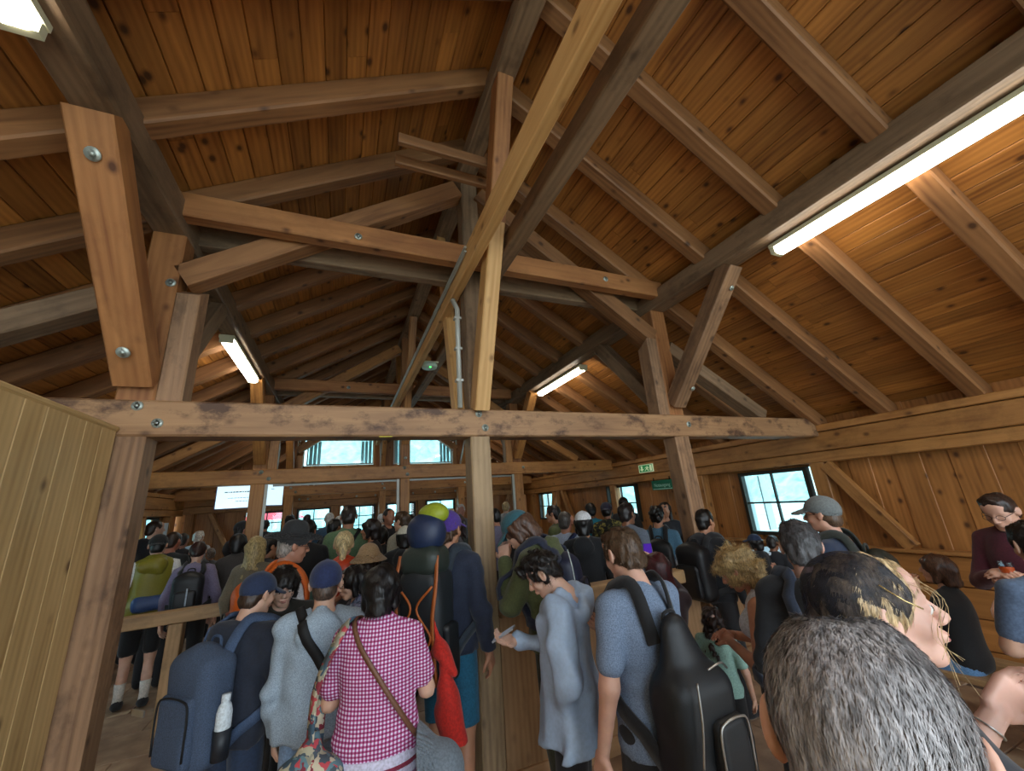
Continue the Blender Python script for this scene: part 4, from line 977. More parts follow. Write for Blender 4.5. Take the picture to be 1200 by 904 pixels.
def backpack(pi, label, col, size=(.30, .16, .46), zc=1.19, col2=None, strapc='15161a', pocket=True, yoff=0., tilt=0., bottle=None, lime=None, stripe=None, group=None, zips=False, pdx=0., pdz=0., psc=1., taper=False):
    U = pi['U']; w, d, h = size; c = A3(0, -.125-d/2-yoff, zc); base = U((0, c[1], zc-h/2)); r = bag_root(pi, 'backpack', label, base, 'backpack', group)
    L_ = lambda p: np.array(p)-base
    hT = [.011, .013, .020, .030][pi['lod']]; f = Field(L_(U(c))-A3(w/2+.1, d/2+.16, h/2+.12), L_(U(c))+A3(w/2+.1, d/2+.16, h/2+.12), hT)
    f.box(L_(U(c-A3(0, 0, h*.14 if taper else 0))), (w/2, d/2, h*(.36 if taper else .5)), min(.07, d*.42), U.R, k=0)
    if taper:
        f.cone(L_(U(c+A3(0, .01, h*.05))), L_(U(c+A3(0, .03, h*.46))), w*.46, w*.27, .05, sq=(1, .60, 1))
    else: f.ell(L_(U(c+A3(0, 0, h*.33))), (w*.44, d*.5, h*.26), U.R, k=.03)
    f.noise(.005, 22, 5, oct_=1); v, fc = f.mesh(); bd = mesh_obj('bag_body', v, fc, M(col), r, True)
    if pocket:
        q = c+A3(pdx, -d*.5, -h*.13+pdz); w0, h0 = w, h; w, h = w*psc, h*psc; f = Field(L_(U(q))-.24, L_(U(q))+.24, hT); f.box(L_(U(q)), (w*.38, .035, h*.30), .03, U.R, k=0); f.noise(.003, 25, 3, oct_=1); v, fc = f.mesh(); pk = mesh_obj('front_pocket', v, fc, M(col2 or col), r, True)
        if pi['lod'] < 3:
            m_ = MB(); pts = smooth_path([q+A3(-w*.36, -.030, -h*.2), q+A3(-w*.36, -.034, h*.2), q+A3(-w*.2, -.034, h*.285), q+A3(w*.2, -.034, h*.285), q+A3(w*.36, -.034, h*.2), q+A3(w*.36, -.030, -h*.2)], 24); m_.tube([L_(U(p)) for p in pts], .005, 6); m_.build('zip', M_BLACK if not zips else M_STEEL, pk, True)
        w, h = w0, h0
    m_ = MB(); t = c+A3(0, d*.25, h*.5); m_.tube([L_(U(p)) for p in smooth_path([t+A3(-.04, 0, -.01), t+A3(-.03, 0, .05), t+A3(.03, 0, .05), t+A3(.04, 0, -.01)], 9)], .008, 6); m_.build('grab_handle', M(strapc), r, True)
    for x in (-1, 1):
        zt = 1.475+.022; pts = smooth_path([(x*.07, c[1]+d*.45, zc+h*.38), (x*.085, -.085, zt-.02), (x*.10, -.01, zt), (x*.115, .085, 1.42), (x*.12, .125, 1.28), (x*.15, .07, 1.10), (x*.165, -.03, 1.04), (x*w*.42, c[1]+d*.3, zc-h*.36)], 28)
        cen = A3(0, -.0, 1.25); nr = [np.array(p)-A3(0, 0, min(1.42, max(1.0, p[2]))) for p in pts]; nr = [U.R@(v_/(np.linalg.norm(v_)+1e-9)) for v_ in nr]
        m_ = MB(); ribbon(m_, [L_(push(pi, U(p), n__)) for p, n__ in zip(pts, nr)], nr, .055, .014); m_.build('shoulder_strap', M(strapc), r, True)
    if bottle:
        q = c+A3(w*.5+.035, .0, -h*.15); m_ = MB(); m_.tube([L_(U(q+A3(0, 0, z))) for z in (-.12, -.115, .07, .10, .115, .118, .15)], [.03, .036, .036, .028, .018, .021, .021], 16); m_.build('drink_bottle', M(bottle), r, True) 
        m_ = MB(); m_.tube([L_(U(q+A3(0, 0, z))) for z in (-.13, .0)], [.038, .042], 16); m_.build('side_pocket', M('nylon:1a2028'), r, True)
    if stripe:
        q = c+A3(.02, -d*.5-.04, 0); m_ = MB(); m_.box(L_(U(q))+A3(-.007, 0, -.08), L_(U(q))+A3(.007, .006, .10)); m_.build('reflector', M(stripe), r)
    return r, L_, c
def handbag_strap(pi, name, label, pts, w, t, mat, cat='bag'):
    pass
# ================================================================ THE CROWD (front rows)
BK, BR, DB = '100d0c', '3a2618', '241810'
SK1, SK2, SK3 = 'd0a48c', 'b98466', '8a5c42'
# boy in navy cap with the grey-blue backpack
a = person(303, 697, 58, 52, 'person in navy cap and dark hoodie with a big slate-blue backpack', ('buzz', '3a2a20'), SK1, ('hoodie', '1a2130'), ('jeans', '26364f'), ('cap', '1b2a48'), ('tight', 'tight'), hp=12, strand=3000, D=2.88, fat=1.05)
backpack(a, 'slate-blue daypack with a white bottle in its side pocket', 'heather:3e4c62', (.33, .20, .52), 1.13, strapc='heather:3e4f6a', bottle='c8d2d8', zips=False)
_r = bpy.data.objects['backpack']; m_ = MB(); m_.box((-.045, -.285, .335), (.045, -.278, .362)); m_.build('maker_badge', M_STEEL, _r)
# grey hoodie man
b = person(382, 684, 56, 5, 'person in navy cap and light grey hoodie seen from behind', ('buzz', '4a3a30'), SK1, ('hoodie', 'heather:93a3b2'), ('jeans', '7f9cc0'), ('cap', '1c2950'), (((.222, .0, 1.13), (.212, .09, .90)), 'tight'), strand=3000, D=2.6, fat=1.12)
def body_strap(pi, label, pts, w, mat, name='crossbody_strap', t=.008, cat='strap'):
    U = pi['U']; r = bag_root(pi, name, label, A3(*pts[-1]), cat); L_ = lambda p: np.array(p)-A3(*pts[-1]); ps = smooth_path([U(p) for p in pts], 36)
    nr = []
    for p in ps: v = np.array(p)-A3(0, 0, p[2]*.999-.0); v = A3(p[0], p[1], 0 if p[2] < 1.36 else (p[2]-1.36)*2.2); nr.append(v/(np.linalg.norm(v)+1e-9))
    m_ = MB(); ribbon(m_, [L_(push(pi, p, n_)) for p, n_ in zip(ps, nr)], nr, w, t); o = m_.build('webbing', mat, r, True); return r, L_
body_strap(b, 'wide black crossbody strap on the grey hoodie', [(.02, .16, 1.20), (-.09, .13, 1.38), (-.115, 0, 1.485), (-.07, -.11, 1.42), (.02, -.155, 1.25), (.13, -.14, 1.08), (.19, -.02, 1.0)], .05, M_BLACK)
# gingham woman
g = person(447, 692, 62, 8, 'person with short black bob, magenta gingham shirt and pink skirt', ('bob', '0c0a0d'), SK1, ('shirt', 'gingham'), ('skirt', 'b07ab0'), None, ('phone', 'phone'), fem=True, fat=1.12, hem=.93, hp=10)
U = g['U']
f = Field((-.30, -.25, .84), (.30, .25, .98), .008); f.ell((0, -.005, .93), (.215, .155, .16), k=0); f.ell((0, -.005, .90), (.20, .155, .14), k=.02); f.plane((0, 0, 1), .955); f.plane((0, 0, -1), -.865); v, fc = f.mesh()
def band(z0, z1, mat, o):
    f = Field((-.30, -.25, z0-.02), (.30, .25, z1+.02), .007); f.cone((0, -.003, .80), (0, -.003, 1.1), .197+o, .178+o, 0, sq=(1, .74, 1)); f.plane((0, 0, 1), z1); f.plane((0, 0, -1), -z0); v, fc = f.mesh(); return mesh_obj('waistband', v, fc, mat, g['root'], True)
band(.865, .955, M('c9c6dc'), .012); band(.900, .920, M('7c1f3c'), .016)
body_strap(g, 'thin brown leather strap across the gingham shirt', [(.12, .13, 1.15), (.02, .15, 1.33), (-.10, .02, 1.47), (-.08, -.10, 1.42), (.04, -.15, 1.25), (.16, -.12, 1.06), (.22, .0, .93)], .022, M('leather:6b4632'))
# hat hanging at her hip
hr = bag_root(g, 'sun_hat', 'grey brimmed sun hat hanging at the hip beside the gingham shirt', A3(.235, -.05, .70), 'hat'); f = hat_sdf('bucket', .0058); v, fc = f.mesh(); v = (v*1.15)@rotm(0, math.radians(82), 0).T+A3(.01, 0, .13); mesh_obj('hat_body', v, fc, M('6f7a84'), hr, True)
# floral tote
tr = bag_root(g, 'tote_bag', 'floral printed cloth tote hanging from the shoulder of the gingham shirt', A3(-.27, -.10, .60), 'bag')
f = Field((-.17, -.14, -.02), (.17, .14, .46), .009); f.box((0, 0, .18), (.135, .060, .20), .05, k=0); f.cone((-.02, 0, .30), (.01, .03, .46), .08, .035, .05); f.noise(.012, 20, 5); v, fc = f.mesh(); mesh_obj('bag_body', v, fc, M('floral'), tr, True)
m_ = MB(); o_ = A3(-.27, -.10, .60); ps = smooth_path([p-o_ for p in (A3(-.27, -.10, 1.0), A3(-.255, -.10, 1.25), A3(-.165, -.06, 1.46), A3(-.13, .01, 1.49), A3(-.17, .10, 1.40), A3(-.26, .05, 1.15), A3(-.26, -.02, 1.0))], 30)
ribbon(m_, ps, [A3(-.6, -.6, .5) if i < 12 else A3(-.3, .6, .6) for i in range(len(ps))], .055, .006); m_.build('shoulder_strap', M('floral'), tr, True)
# trekking backpack man
t = person(526, 621, 40, 30, 'person in purple cap, navy jacket and teal shorts wearing the trekking pack', ('short', '4b3626'), SK2, ('jacket', '1b2438'), ('shorts', '1d5f7c'), ('cap', '4a2f86'), ('down', 'down'), shoes='2d8a96', socks='141416', neckhood=0)
r, L_, c = backpack(t, 'tall dark trekking pack with orange straps and a lime rain cover on top', 'nylon:20262a', (.29, .24, .60), 1.12, strapc='26303a', pocket=False, yoff=.01)
U = t['U']
def blob(par, name, cells, mat, h=.012, nz=.006, seed=2):
    P0 = np.array([np.array(x[1])-np.array(x[2] if x[0] != 'cone' else [x[3]]*3) for x in cells]); P1 = np.array([np.array(x[1])+np.array(x[2] if x[0] != 'cone' else [x[3]]*3) for x in cells])
    f = Field(P0.min(0)-.05, P1.max(0)+.05, h)
    for x in cells:
        if x[0] == 'ell': f.ell(x[1], x[2], k=x[3] if len(x) > 3 else .02)
        if x[0] == 'box': f.box(x[1], x[2], min(x[2])*.8, k=.02)
        if x[0] == 'cone': f.cone(x[1], x[2], x[3], x[4], k=.02)
    if nz: f.noise(nz, 22, seed)
    v, fc = f.mesh(); return mesh_obj(name, v, fc, M(mat) if isinstance(mat, str) else mat, par, True)
cc = A3(0, 0, 0)+L_(c)
blob(r, 'pack_lid', [('box', cc+A3(0, -.01, .34), A3(.14, .12, .09))], 'nylon:2b342f')
blob(r, 'rolled_sack', [('ell', cc+A3(0, 0, .50), A3(.125, .11, .13))], 'nylon:1c2a48')
blob(r, 'rain_cover_top', [('ell', cc+A3(.03, .04, .62), A3(.105, .085, .07))], 'nylon:93a02a')
for x in (-1, 1):
    m_ = MB(); ps = smooth_path([cc+A3(x*.13, -.09, .38), cc+A3(x*.14, -.125, .22), cc+A3(x*.12, -.135, .02), cc+A3(x*.135, -.12, -.28)], 18); ribbon(m_, ps, (0, -1, 0), .022, .006); m_.build('compression_strap', M('nylon:a85a26'), r, True)
    m_ = MB(); m_.tube(smooth_path([cc+A3(x*.12, -.135, .22), cc+A3(x*.02, -.145, .10), cc+A3(x*.11, -.14, -.04), cc+A3(x*.05, -.145, -.12)], 20), .007, 6); m_.build('elastic_cord', M('nylon:b05c24'), r, True)
for x in (-1, 1): blob(r, 'side_pocket', [('box', cc+A3(x*.155, 0, -.15), A3(.035, .07, .15))], 'nylon:171c20')
rs = bag_root(t, 'rain_jacket', 'bright red jacket hanging from the trekking pack', A3(.17, -.38, .52), 'jacket')
blob(rs, 'cloth', [('cone', A3(-.05, 0, .64), A3(.0, -.01, .50), .012, .045), ('cone', A3(.0, 0, .50), A3(.085, -.01, .40), .045, .035), ('cone', A3(-.02, 0, .52), A3(-.075, 0, .46), .04, .02), ('cone', A3(0.03, -.01, .42), A3(.05, 0, .20), .045, .06), ('cone', A3(0.05, -.01, .22), A3(.06, 0, .05), .06, .065)], 'c8281c', .009, .016, 8)
# black-haired youth facing the camera
person(332, 688, 53, 172, 'person with black fringe facing the camera between navy cap and grey hoodie', ('bowl', '0d0b0c'), 'd4ab95', ('jacket', '23231e'), ('long', '1d1d1f'), None, ('down', 'down'), hp=16, eyesdown=True, neckhood=0, D=3.1)
# woman with glasses behind grey hoodie
person(413, 683, 44, -100, 'person with short black hair and spectacles in blue floral blouse facing left', ('bob', '120d0c'), SK1, ('shirt', 'denimfloral'), ('long', '2a2f3c'), None, ('phone', 'phone'), hp=10, glasses=True, fem=True)
# man with outback hat
h_ = person(344, 641, 49, 78, 'person in dark brimmed hat and spectacles, white striped shirt, facing right', ('buzz', '8a8078'), 'b07c64', ('tee', 'd6d6dc'), ('long', '2c2c30'), ('outback', '2b2b2c'), ('down', 'phone'), glasses=True, hp=8, D=3.65)
backpack(h_, 'orange and brown daypack on the back of the striped shirt', 'nylon:d8641c', (.30, .18, .46), 1.16, col2='nylon:7a3f2a', strapc='nylon:d8641c')
person(432, 655, 34, 2, 'person under a wide tan bucket hat seen from behind', ('bob', '2a1c14'), SK1, ('long', '3a3a40'), ('long', '1d1d1f'), ('bucket', 'a98a64'), ('down', 'down'), fem=True)
o = person(403, 639, 32, 3, 'blond person with pinned-up hair and an orange hood over the shoulders', ('pony', 'c8b080'), SK1, ('vest', 'nylon:c8421c', '4e6a5e'), ('long', '2a2c30'), None, ('down', 'down'), fem=True)
# olive hoodie man with teal cap
ol = person(607, 622, 52, -72, 'person in teal cap and olive hoodie leaning forward, hand at the mouth', ('bob', '4e3527'), 'd2a690', ('hoodie', '4b5230'), ('long', '3a3c2c'), ('cap', '2a5a66'), (((.22, .16, 1.18), (.06, .20, 1.42)), 'rail'), hp=30, lean=8, strand=900, D=3.0)
backpack(ol, 'dark navy sling pack on the olive hoodie', 'nylon:1a2138', (.24, .13, .42), 1.16, strapc='1b2236')
pm = MB(); 
# pale blue rain coat man
bj = person(636, 673, 60, -82, 'person with curly black hair in pale blue rain coat looking down at a phone', ('tuft', '15100f'), 'd2a892', ('coat', 'nylon:a3b8d2'), ('shorts', '17171b'), None, ('inpocket', 'phone'), hp=34, hem=.78, D=2.4, strand=4200, eyesdown=True)
def held_phone(pi, i, label, mat, size=(.036, .075, .005), dz=.03, tilt=.5, fwd=.09, cat='phone', roll=0):
    E_, W_ = pi['arms'][i]; d = (W_-E_); d /= np.linalg.norm(d); p = W_+d*fwd+A3(0, 0, dz); r = bag_root(pi, 'phone', label, p, cat)
    R = rotm(-tilt, 0, roll); m_ = MB(); m_.box(-A3(*size), A3(*size)); m_.V = [tuple(R@A3(*v)) for v in m_.V]; b_ = m_.build('case', mat, r)
    s_ = A3(size[0]*.9, size[1]*.94, 0); m_ = MB(); m_.V = [tuple(R@A3(x*s_[0], y*s_[1], size[2]+.0006)) for x, y in ((-1, -1), (1, -1), (1, 1), (-1, 1))]; m_.F = [[0, 1, 2, 3]]; m_.build('screen', plain('phone_screen', '8a93a2', .15, emit=.3), r)
    m_ = MB(); m_.tube([tuple(R@A3(-size[0]*.5, size[1]*.7, -size[2])), tuple(R@A3(-size[0]*.5, size[1]*.7, -size[2]-.003))], .009, 10); m_.build('camera_ring', M_STEEL, r)
    return r
held_phone(bj, 1, 'grey phone held by the person in the pale blue rain coat', plain('phone_grey', '8d8f94', .35))
# grey-blue T-shirt man with leather backpack
gt = person(729, 650, 62, -42, 'person with cropped brown hair in grey-blue T-shirt wearing the black leather pack', ('short', '54402f'), 'cfa08a', ('tee', 'heather:6f7f96'), ('shorts', '15161a'), None, ('down', 'phone'), hp=16, strand=8000, hem=.86)
r, L_, c = backpack(gt, 'black leather backpack with silver zips, hanging low', 'leather:14181c', (.31, .20, .52), 1.08, strapc='121316', zips=True, taper=True, pdx=.05, pdz=-.06, psc=.72)
def zipline(pts, mat=M_STEEL, r_=.0042, nm='zip'):
    m_ = MB(); m_.tube([L_(c)+A3(*p) for p in smooth_path(pts, 16)], r_, 6); return m_.build(nm, mat, r, True)
zipline([(-.085, -.115, .12), (-.105, -.125, .0), (-.125, -.115, -.13)]); zipline([(-.125, -.12, -.13), (-.127, -.125, -.17)], r_=.007, nm='zip_pull')
zipline([(-.03, -.128, .155), (.05, -.125, .16), (.12, -.095, .12)])
# red-haired woman photographing
rh = person(770, 668, 46, -20, 'person with long dark red hair holding up a purple phone, beside the parapet', ('long', '3c1216'), SK1, ('long', '2a1b22'), ('long', '1c1c20'), None, ('down', 'up'), fem=True)
held_phone(rh, 1, 'purple phone held up by the red-haired person', plain('purple_phone', '5a2bb8', .3), tilt=1.4)
# curly blonde woman
cw = person(862, 668, 54, -78, 'person with curly blond hair in a white tank top leaning over a child', ('curly', 'b09668'), 'c88f74', ('tank', 'c9cfdc'), ('long', '2b2e38'), None, ('chest', 'chest'), hp=26, lean=6, fem=True, strand=6500)
cg = person(838, 740, 46, 15, 'child with long curly dark hair in mint top beside the curly blond person', ('longwavy', '2a1a16'), SK1, ('tee', '8fb5aa'), ('long', '17181b'), None, ('down', 'down'), fem=True, zmin=.6, strand=5000)
# black hoodie man
bh = person(938, 641, 54, -8, 'person with grey-black hair in black hoodie seen from behind', ('short', '4d4c4e'), 'cfa08c', ('hoodie', '15161a'), ('long', '17181b'), None, ('down', 'down'), fat=1.15, strand=7000, D=2.45)
backpack(bh, 'small slate sling pack on the black hoodie', '232b3a', (.17, .07, .24), 1.10, strapc='2c3546', pocket=False)
# grey flat cap man
fc_ = person(963, 604, 50, -74, 'person in grey cap and spectacles with navy shirt facing the window', ('buzz', '5b4636'), 'cf9c84', ('shirt', '1f2c44'), ('long', '23252c'), ('cap', '6d7272'), ('down', 'phone'), glasses=True, D=3.6)
backpack(fc_, 'dark olive daypack on the navy shirt', 'nylon:20241e', (.28, .16, .44), 1.16, strapc='20241e')
# seated woman
sw = person(1098, 668, 44, -72, 'seated person with brown bob in black jumper and blue jeans by the wall planks', ('bob', '4a3022'), 'cfa08a', ('long', '131316'), ('jeans', '5f88b4'), None, ('face', 'lap'), hp=-4, sit=True, fem=True, D=4.7)
# maroon man with drink
mm = person(1172, 600, 52, 205, 'person with spectacles in maroon jumper holding a drink at the right edge', ('short', '2a1b15'), 'c99a84', ('jacket', '4e1626'), ('long', '17181b'), None, ('chest', 'chest'), glasses=True, hp=22, neckhood=0, D=4.3)
rb = person(1214, 640, 62, -30, 'person in grey-blue T-shirt at the right edge, back to the camera', ('short', '1d1613'), SK1, ('tee', '51617a'), ('long', '17181b'), None, ('phone', 'phone'), hp=6, D=3.2)
# foreground blond woman with the mesh head wrap
fw = person(1030, 717, 0, 66, 'blond person in profile with a sheer black head wrap, in the right foreground', ('bun', 'b59a72'), 'd8a996', ('tee', '23242c'), ('long', '1c1d22'), None, (((.24, .14, 1.16), (.27, .30, 1.31)), ((.20, .2, 1.16), (-.10, .38, 1.32))), hp=-9, hy=8, fem=True, D=1.28, strand=5000, lod=0)
# foreground grey head
fg = person(1018, 872, 0, 4, 'person with cropped grey hair in the right foreground, seen from above and behind', ('bald', '959090'), 'd6a48e', ('tee', '2a2d3a'), ('long', '1c1d22'), None, ('down', 'down'), D=.60, strand=30000, lod=0, hp=8)
# ================================================================ THE CROWD (middle and back rows)
def Q(*a, **k): return person(*a, **k)
y = Q(185, 640, 27, 4, 'person in black cap and olive-yellow hooded vest over white sleeves, behind the rail', ('buzz', BK), SK1, ('vest', 'nylon:7d7420', 'd2d2d0'), ('shorts', '121214'), ('backcap', '101114'), ('down', 'down'), socks='cfc8bd', D=6.6)
hb = bag_root(y, 'hip_bag', 'blue and pink hip bag on the olive-yellow vest', A3(0, -.20, 1.0), 'bag'); blob(hb, 'bag_body', [('box', A3(0.03, 0, .03), A3(.15, .06, .075))], 'nylon:25406e', .02)
Q(203, 635, 25, 35, 'dark-haired person in charcoal T-shirt behind the yellow vest', ('buzz', '2e2018'), 'b0705a', ('tee', '22262a'), ('long', '1b1b1f'), None, D=7.2)
Q(182, 621, 19, 70, 'dark-haired person in black with a yellow collar near the left window', ('buzz', '30241c'), SK1, ('jacket', '16181f'), ('long', '1b1b1f'), None)
Q(167, 648, 17, 95, 'fair person half hidden by the left post', ('short', 'b8926a'), 'c48a66', ('long', '8a8f96'), ('long', '33363c'), None)
Q(214, 634, 18, 20, 'person with shaved dark hair and dark tee left of the grey-haired head', ('buzz', '2a1f1a'), 'a4705c', ('tee', '2c2c30'), ('long', '1b1b1f'), None)
Q(233, 630, 15, 30, 'white-haired person far left by the wall brace', ('short', 'cfcac2'), SK1, ('tee', 'b9bec6'), ('long', '33363c'), None)
pj = Q(232, 647, 25, 10, 'person with dark bun in lilac jacket with red collar behind the rail', ('bun', '2a1613'), SK1, ('jacket', '726a84'), ('shorts', '121214'), None, ('down', 'down'), fem=True, D=6.3)
backpack(pj, 'black daypack with a pale reflector strip, beside the lilac jacket', 'nylon:14161a', (.30, .20, .48), 1.15, stripe='a9b8c4')
Q(246, 650, 17, -30, 'small grey-haired person with spectacles beside the lilac jacket', ('short', '8a8078'), SK2, ('tee', '5a5c60'), ('long', '1b1b1f'), None)
Q(285, 622, 22, 70, 'person in black cap facing right before the left windows', ('buzz', BK), 'a4705c', ('jacket', '14161e'), ('long', '1b1b1f'), ('cap', '121216'), ('down', 'down'), D=7.4)
Q(279, 637, 23, 10, 'black-haired person in brown-grey top', ('bob', BK), SK1, ('long', '3d3836'), ('long', '1b1b1f'), None, fem=True)
Q(301, 643, 28, 30, 'person with long wavy blond hair', ('long', 'a08a5c'), SK1, ('long', '6a5f4c'), ('long', '1b1b1f'), None, fem=True)
Q(316, 642, 25, 60, 'black-haired person beside the long blond hair', ('short', BK), SK2, ('tee', '23242a'), ('long', '1b1b1f'), None)
Q(311, 616, 12, 10, 'small dark head before the second window from the left', ('short', BK), SK2, ('tee', '2a2c30'), ('long', '1b1b1f'), None)
Q(340, 612, 15, 10, 'dark head just above the brimmed hat', ('short', BK), SK2, ('tee', '2a2c30'), ('long', '1b1b1f'), None)
Q(361, 623, 25, 25, 'person with a black top knot and wide black shirt', ('topknot', BK), 'a4705c', ('tee', '0f1013'), ('long', '121216'), None, fat=1.2)
Q(386, 609, 14, 10, 'white-haired person, left of the pair of white heads', ('short', 'c9c6c0'), SK1, ('tee', '3c5a74'), ('long', '33363c'), None)
Q(397, 612, 14, -15, 'white-haired person, right of the pair of white heads', ('short', 'd8d2c8'), SK1, ('tee', '40424c'), ('long', '33363c'), None, D=10.2)
b2 = Q(392, 619, 20, 40, 'black-haired person with dark pack below the white heads', ('short', BK), SK2, ('jacket', '1c2434'), ('long', '1b1b1f'), None)
backpack(b2, 'black pack below the two white heads', 'nylon:12141a', (.30, .18, .46), 1.16)
gs = Q(409, 606, 23, 2, 'person in sage green T-shirt standing tall before the end windows', ('short', '2a2018'), SK2, ('tee', '5f7a58'), ('long', '33363c'), None)
body_strap(gs, 'thin black strap across the sage green T-shirt', [(-.12, .12, 1.2), (-.02, .14, 1.36), (.115, 0, 1.475), (.07, -.11, 1.40), (-.04, -.145, 1.22), (-.16, -.10, 1.0)], .035, M_BLACK)
Q(434, 621, 24, -70, 'dark-haired person facing left beside the sage green T-shirt', ('bob', '1a110e'), SK2, ('long', '2a2420'), ('long', '1b1b1f'), None, fem=True)
Q(447, 609, 12, 10, 'white cap near the middle windows', ('short', 'c9c6c0'), SK1, ('tee', 'b4b8bc'), ('long', '33363c'), ('cap', 'd8dadc'))
Q(456, 606, 18, 150, 'person in black shirt turned towards the camera in the middle row', ('buzz', '1d1512'), 'b07a60', ('shirt', '121318'), ('long', '1b1b1f'), None, ('chest', 'chest'))
Q(448, 628, 23, 20, 'black hair above the tan bucket hat', ('bob', BK), SK2, ('long', '16161a'), ('long', '1b1b1f'), None, D=6.3)
Q(471, 612, 23, -55, 'brown-haired person with pale hood facing left', ('short', '43301f'), SK1, ('hoodie', 'a09a88'), ('long', '33363c'), None)
Q(475, 630, 26, 10, 'black-haired person in cream cap left of the trekking pack', ('bob', BK), SK2, ('jacket', '14161a'), ('long', '1b1b1f'), ('cap', 'd9d4c2'))
Q(482, 610, 14, 10, 'small dark head before the middle window', ('short', BK), SK2, ('tee', '3a3026'), ('long', '1b1b1f'), None)
Q(502, 600, 12, 0, 'grey-haired person behind the lime rain cover', ('short', 'b8b8ba'), SK1, ('tee', '6c7480'), ('long', '33363c'), None)
Q(509, 598, 13, 20, 'dark-haired person before the right end window', ('short', BK), SK2, ('tee', '2a2c30'), ('long', '1b1b1f'), None)
Q(529, 602, 11, 10, 'blond-grey head left of the centre post', ('short', 'b8a888'), SK1, ('tee', '8a8f96'), ('long', '33363c'), None)
Q(530, 611, 13, 0, 'cream-haired head above the purple cap', ('short', 'd6ccb8'), SK1, ('tee', 'b0b2b0'), ('long', '33363c'), None)
Q(540, 599, 14, 175, 'white-haired person facing the camera by the centre post', ('short', 'd0ccc6'), 'c48e7c', ('tee', '6a6e78'), ('long', '33363c'), None)
Q(537, 616, 24, 12, 'person with long dark brown hair beside the centre post', ('long', '241310'), SK2, ('long', '2c3530'), ('long', '1b1b1f'), None, fem=True)
Q(579, 606, 19, -50, 'black-haired person in lilac-grey T-shirt right of the centre post', ('short', BK), SK2, ('tee', '6f6d86'), ('long', '15161a'), None)
Q(593, 595, 12, 10, 'small blond head above the teal cap', ('short', 'b09a70'), SK1, ('tee', '8a8f96'), ('long', '33363c'), None)
Q(584, 640, 30, -60, 'person in dark slate T-shirt partly hidden behind the olive hoodie', ('short', BK), SK1, ('tee', '22282e'), ('long', '1b1b1f'), None, D=3.0) if 0 else None
Q(648, 603, 20, -75, 'short-haired person in moss green facing left before the small window', ('short', '1d1512'), SK2, ('tee', '5a6038'), ('long', '33363c'), None)
wt = Q(663, 612, 25, 25, 'grey-cropped person in white T-shirt, hand at the ear', ('buzz', '4b443e'), 'b98066', ('tee', 'a9b6cc'), ('long', '2a3650'), None, ('down', ((.34, .06, 1.32), (.12, .04, 1.60))), fat=1.05)
body_strap(wt, 'dark blue crossbody strap on the white T-shirt', [(-.12, .12, 1.2), (-.02, .14, 1.36), (.115, 0, 1.475), (.07, -.11, 1.40), (-.04, -.145, 1.22), (-.16, -.10, 1.0)], .05, M('1c2a55'))
Q(684, 614, 28, 12, 'black-haired person in white cap and black jacket', ('bob', BK), SK2, ('jacket', '12151a'), ('long', '15161a'), ('cap', 'd8dadc'), ('down', 'down'))
Q(692, 599, 18, -20, 'black-haired person right of the white cap', ('short', BK), SK3, ('tee', '1f8ca8'), ('long', '1b1b1f'), None)
Q(711, 599, 19, 10, 'person in dark cap and dark flowered shirt', ('short', BK), SK3, ('shirt', 'darkfloral'), ('long', '1b1b1f'), ('backcap', '1c1830'))
Q(731, 591, 14, 10, 'black-haired person before the second right window', ('short', BK), SK3, ('tee', '222426'), ('long', '1b1b1f'), None, D=8.0)
Q(735, 603, 26, 40, 'broad person with dark hair in grey T-shirt, right side', ('short', '1c1210'), SK3, ('tee', '66707e'), ('long', '1b1b1f'), None, fat=1.15)
db = Q(770, 606, 24, 8, 'dark curly-haired person in denim-blue shirt', ('tuft', BK), SK2, ('long', '47708a'), ('long', '1b1b1f'), None, ('face', 'down'), strand=0)
backpack(db, 'black pack with pale print on the denim-blue shirt', 'nylon:101216', (.30, .17, .46), 1.12, bottle='d8dce8')
Q(779, 598, 19, 170, 'smiling dark-haired person facing the camera beside the right post', ('long', BK), 'a87458', ('long', '16161c'), ('long', '1b1b1f'), None, fem=True)
bp_ = Q(826, 612, 22, 40, 'dark-haired person hidden behind the right post', ('short', BK), SK2, ('jacket', '14161c'), ('long', '1b1b1f'), None, D=4.4)
backpack(bp_, 'black backpack showing right of the right post', 'nylon:0f1116', (.32, .2, .48), 1.18)
Q(884, 636, 19, -60, 'small person with navy and white cap beyond the white counter', ('bob', BK), SK3, ('tee', '15171c'), ('long', '1b1b1f'), ('cap', '20304e'), zmin=.6, D=5.8)
Q(906, 637, 18, 30, 'small dark head beyond the white counter', ('short', '1d1512'), SK3, ('tee', '22242a'), ('long', '1b1b1f'), None, zmin=.6, D=6.0)
# ================================================================ FOREGROUND DETAILS
def sheer():
    mt, N, L, P = newmat('sheer_black_net'); out = [n for n in N if n.type == 'OUTPUT_MATERIAL'][0]; P.inputs['Base Color'].default_value = srgb('15161f'); P.inputs['Roughness'].default_value = .6
    t = N.new('ShaderNodeBsdfTransparent'); t.inputs[0].default_value = (.75, .77, .9, 1); mx = N.new('ShaderNodeMixShader')
    tc = N.new('ShaderNodeTexCoord'); nz = N.new('ShaderNodeTexNoise'); nz.inputs['Scale'].default_value = 30; L.new(tc.outputs['Object'], nz.inputs['Vector'])
    r = ramp(N, [(.35, (.2, .2, .2, 1)), (.65, (.55, .55, .55, 1))]); L.new(nz.outputs['Fac'], r.inputs[0]); L.new(r.outputs[0], mx.inputs[0]); L.new(P.outputs[0], mx.inputs[1]); L.new(t.outputs[0], mx.inputs[2]); L.new(mx.outputs[0], out.inputs[0]); return mt
f = Field((-.13, -.20, -.12), (.13, .10, .17), .0048)
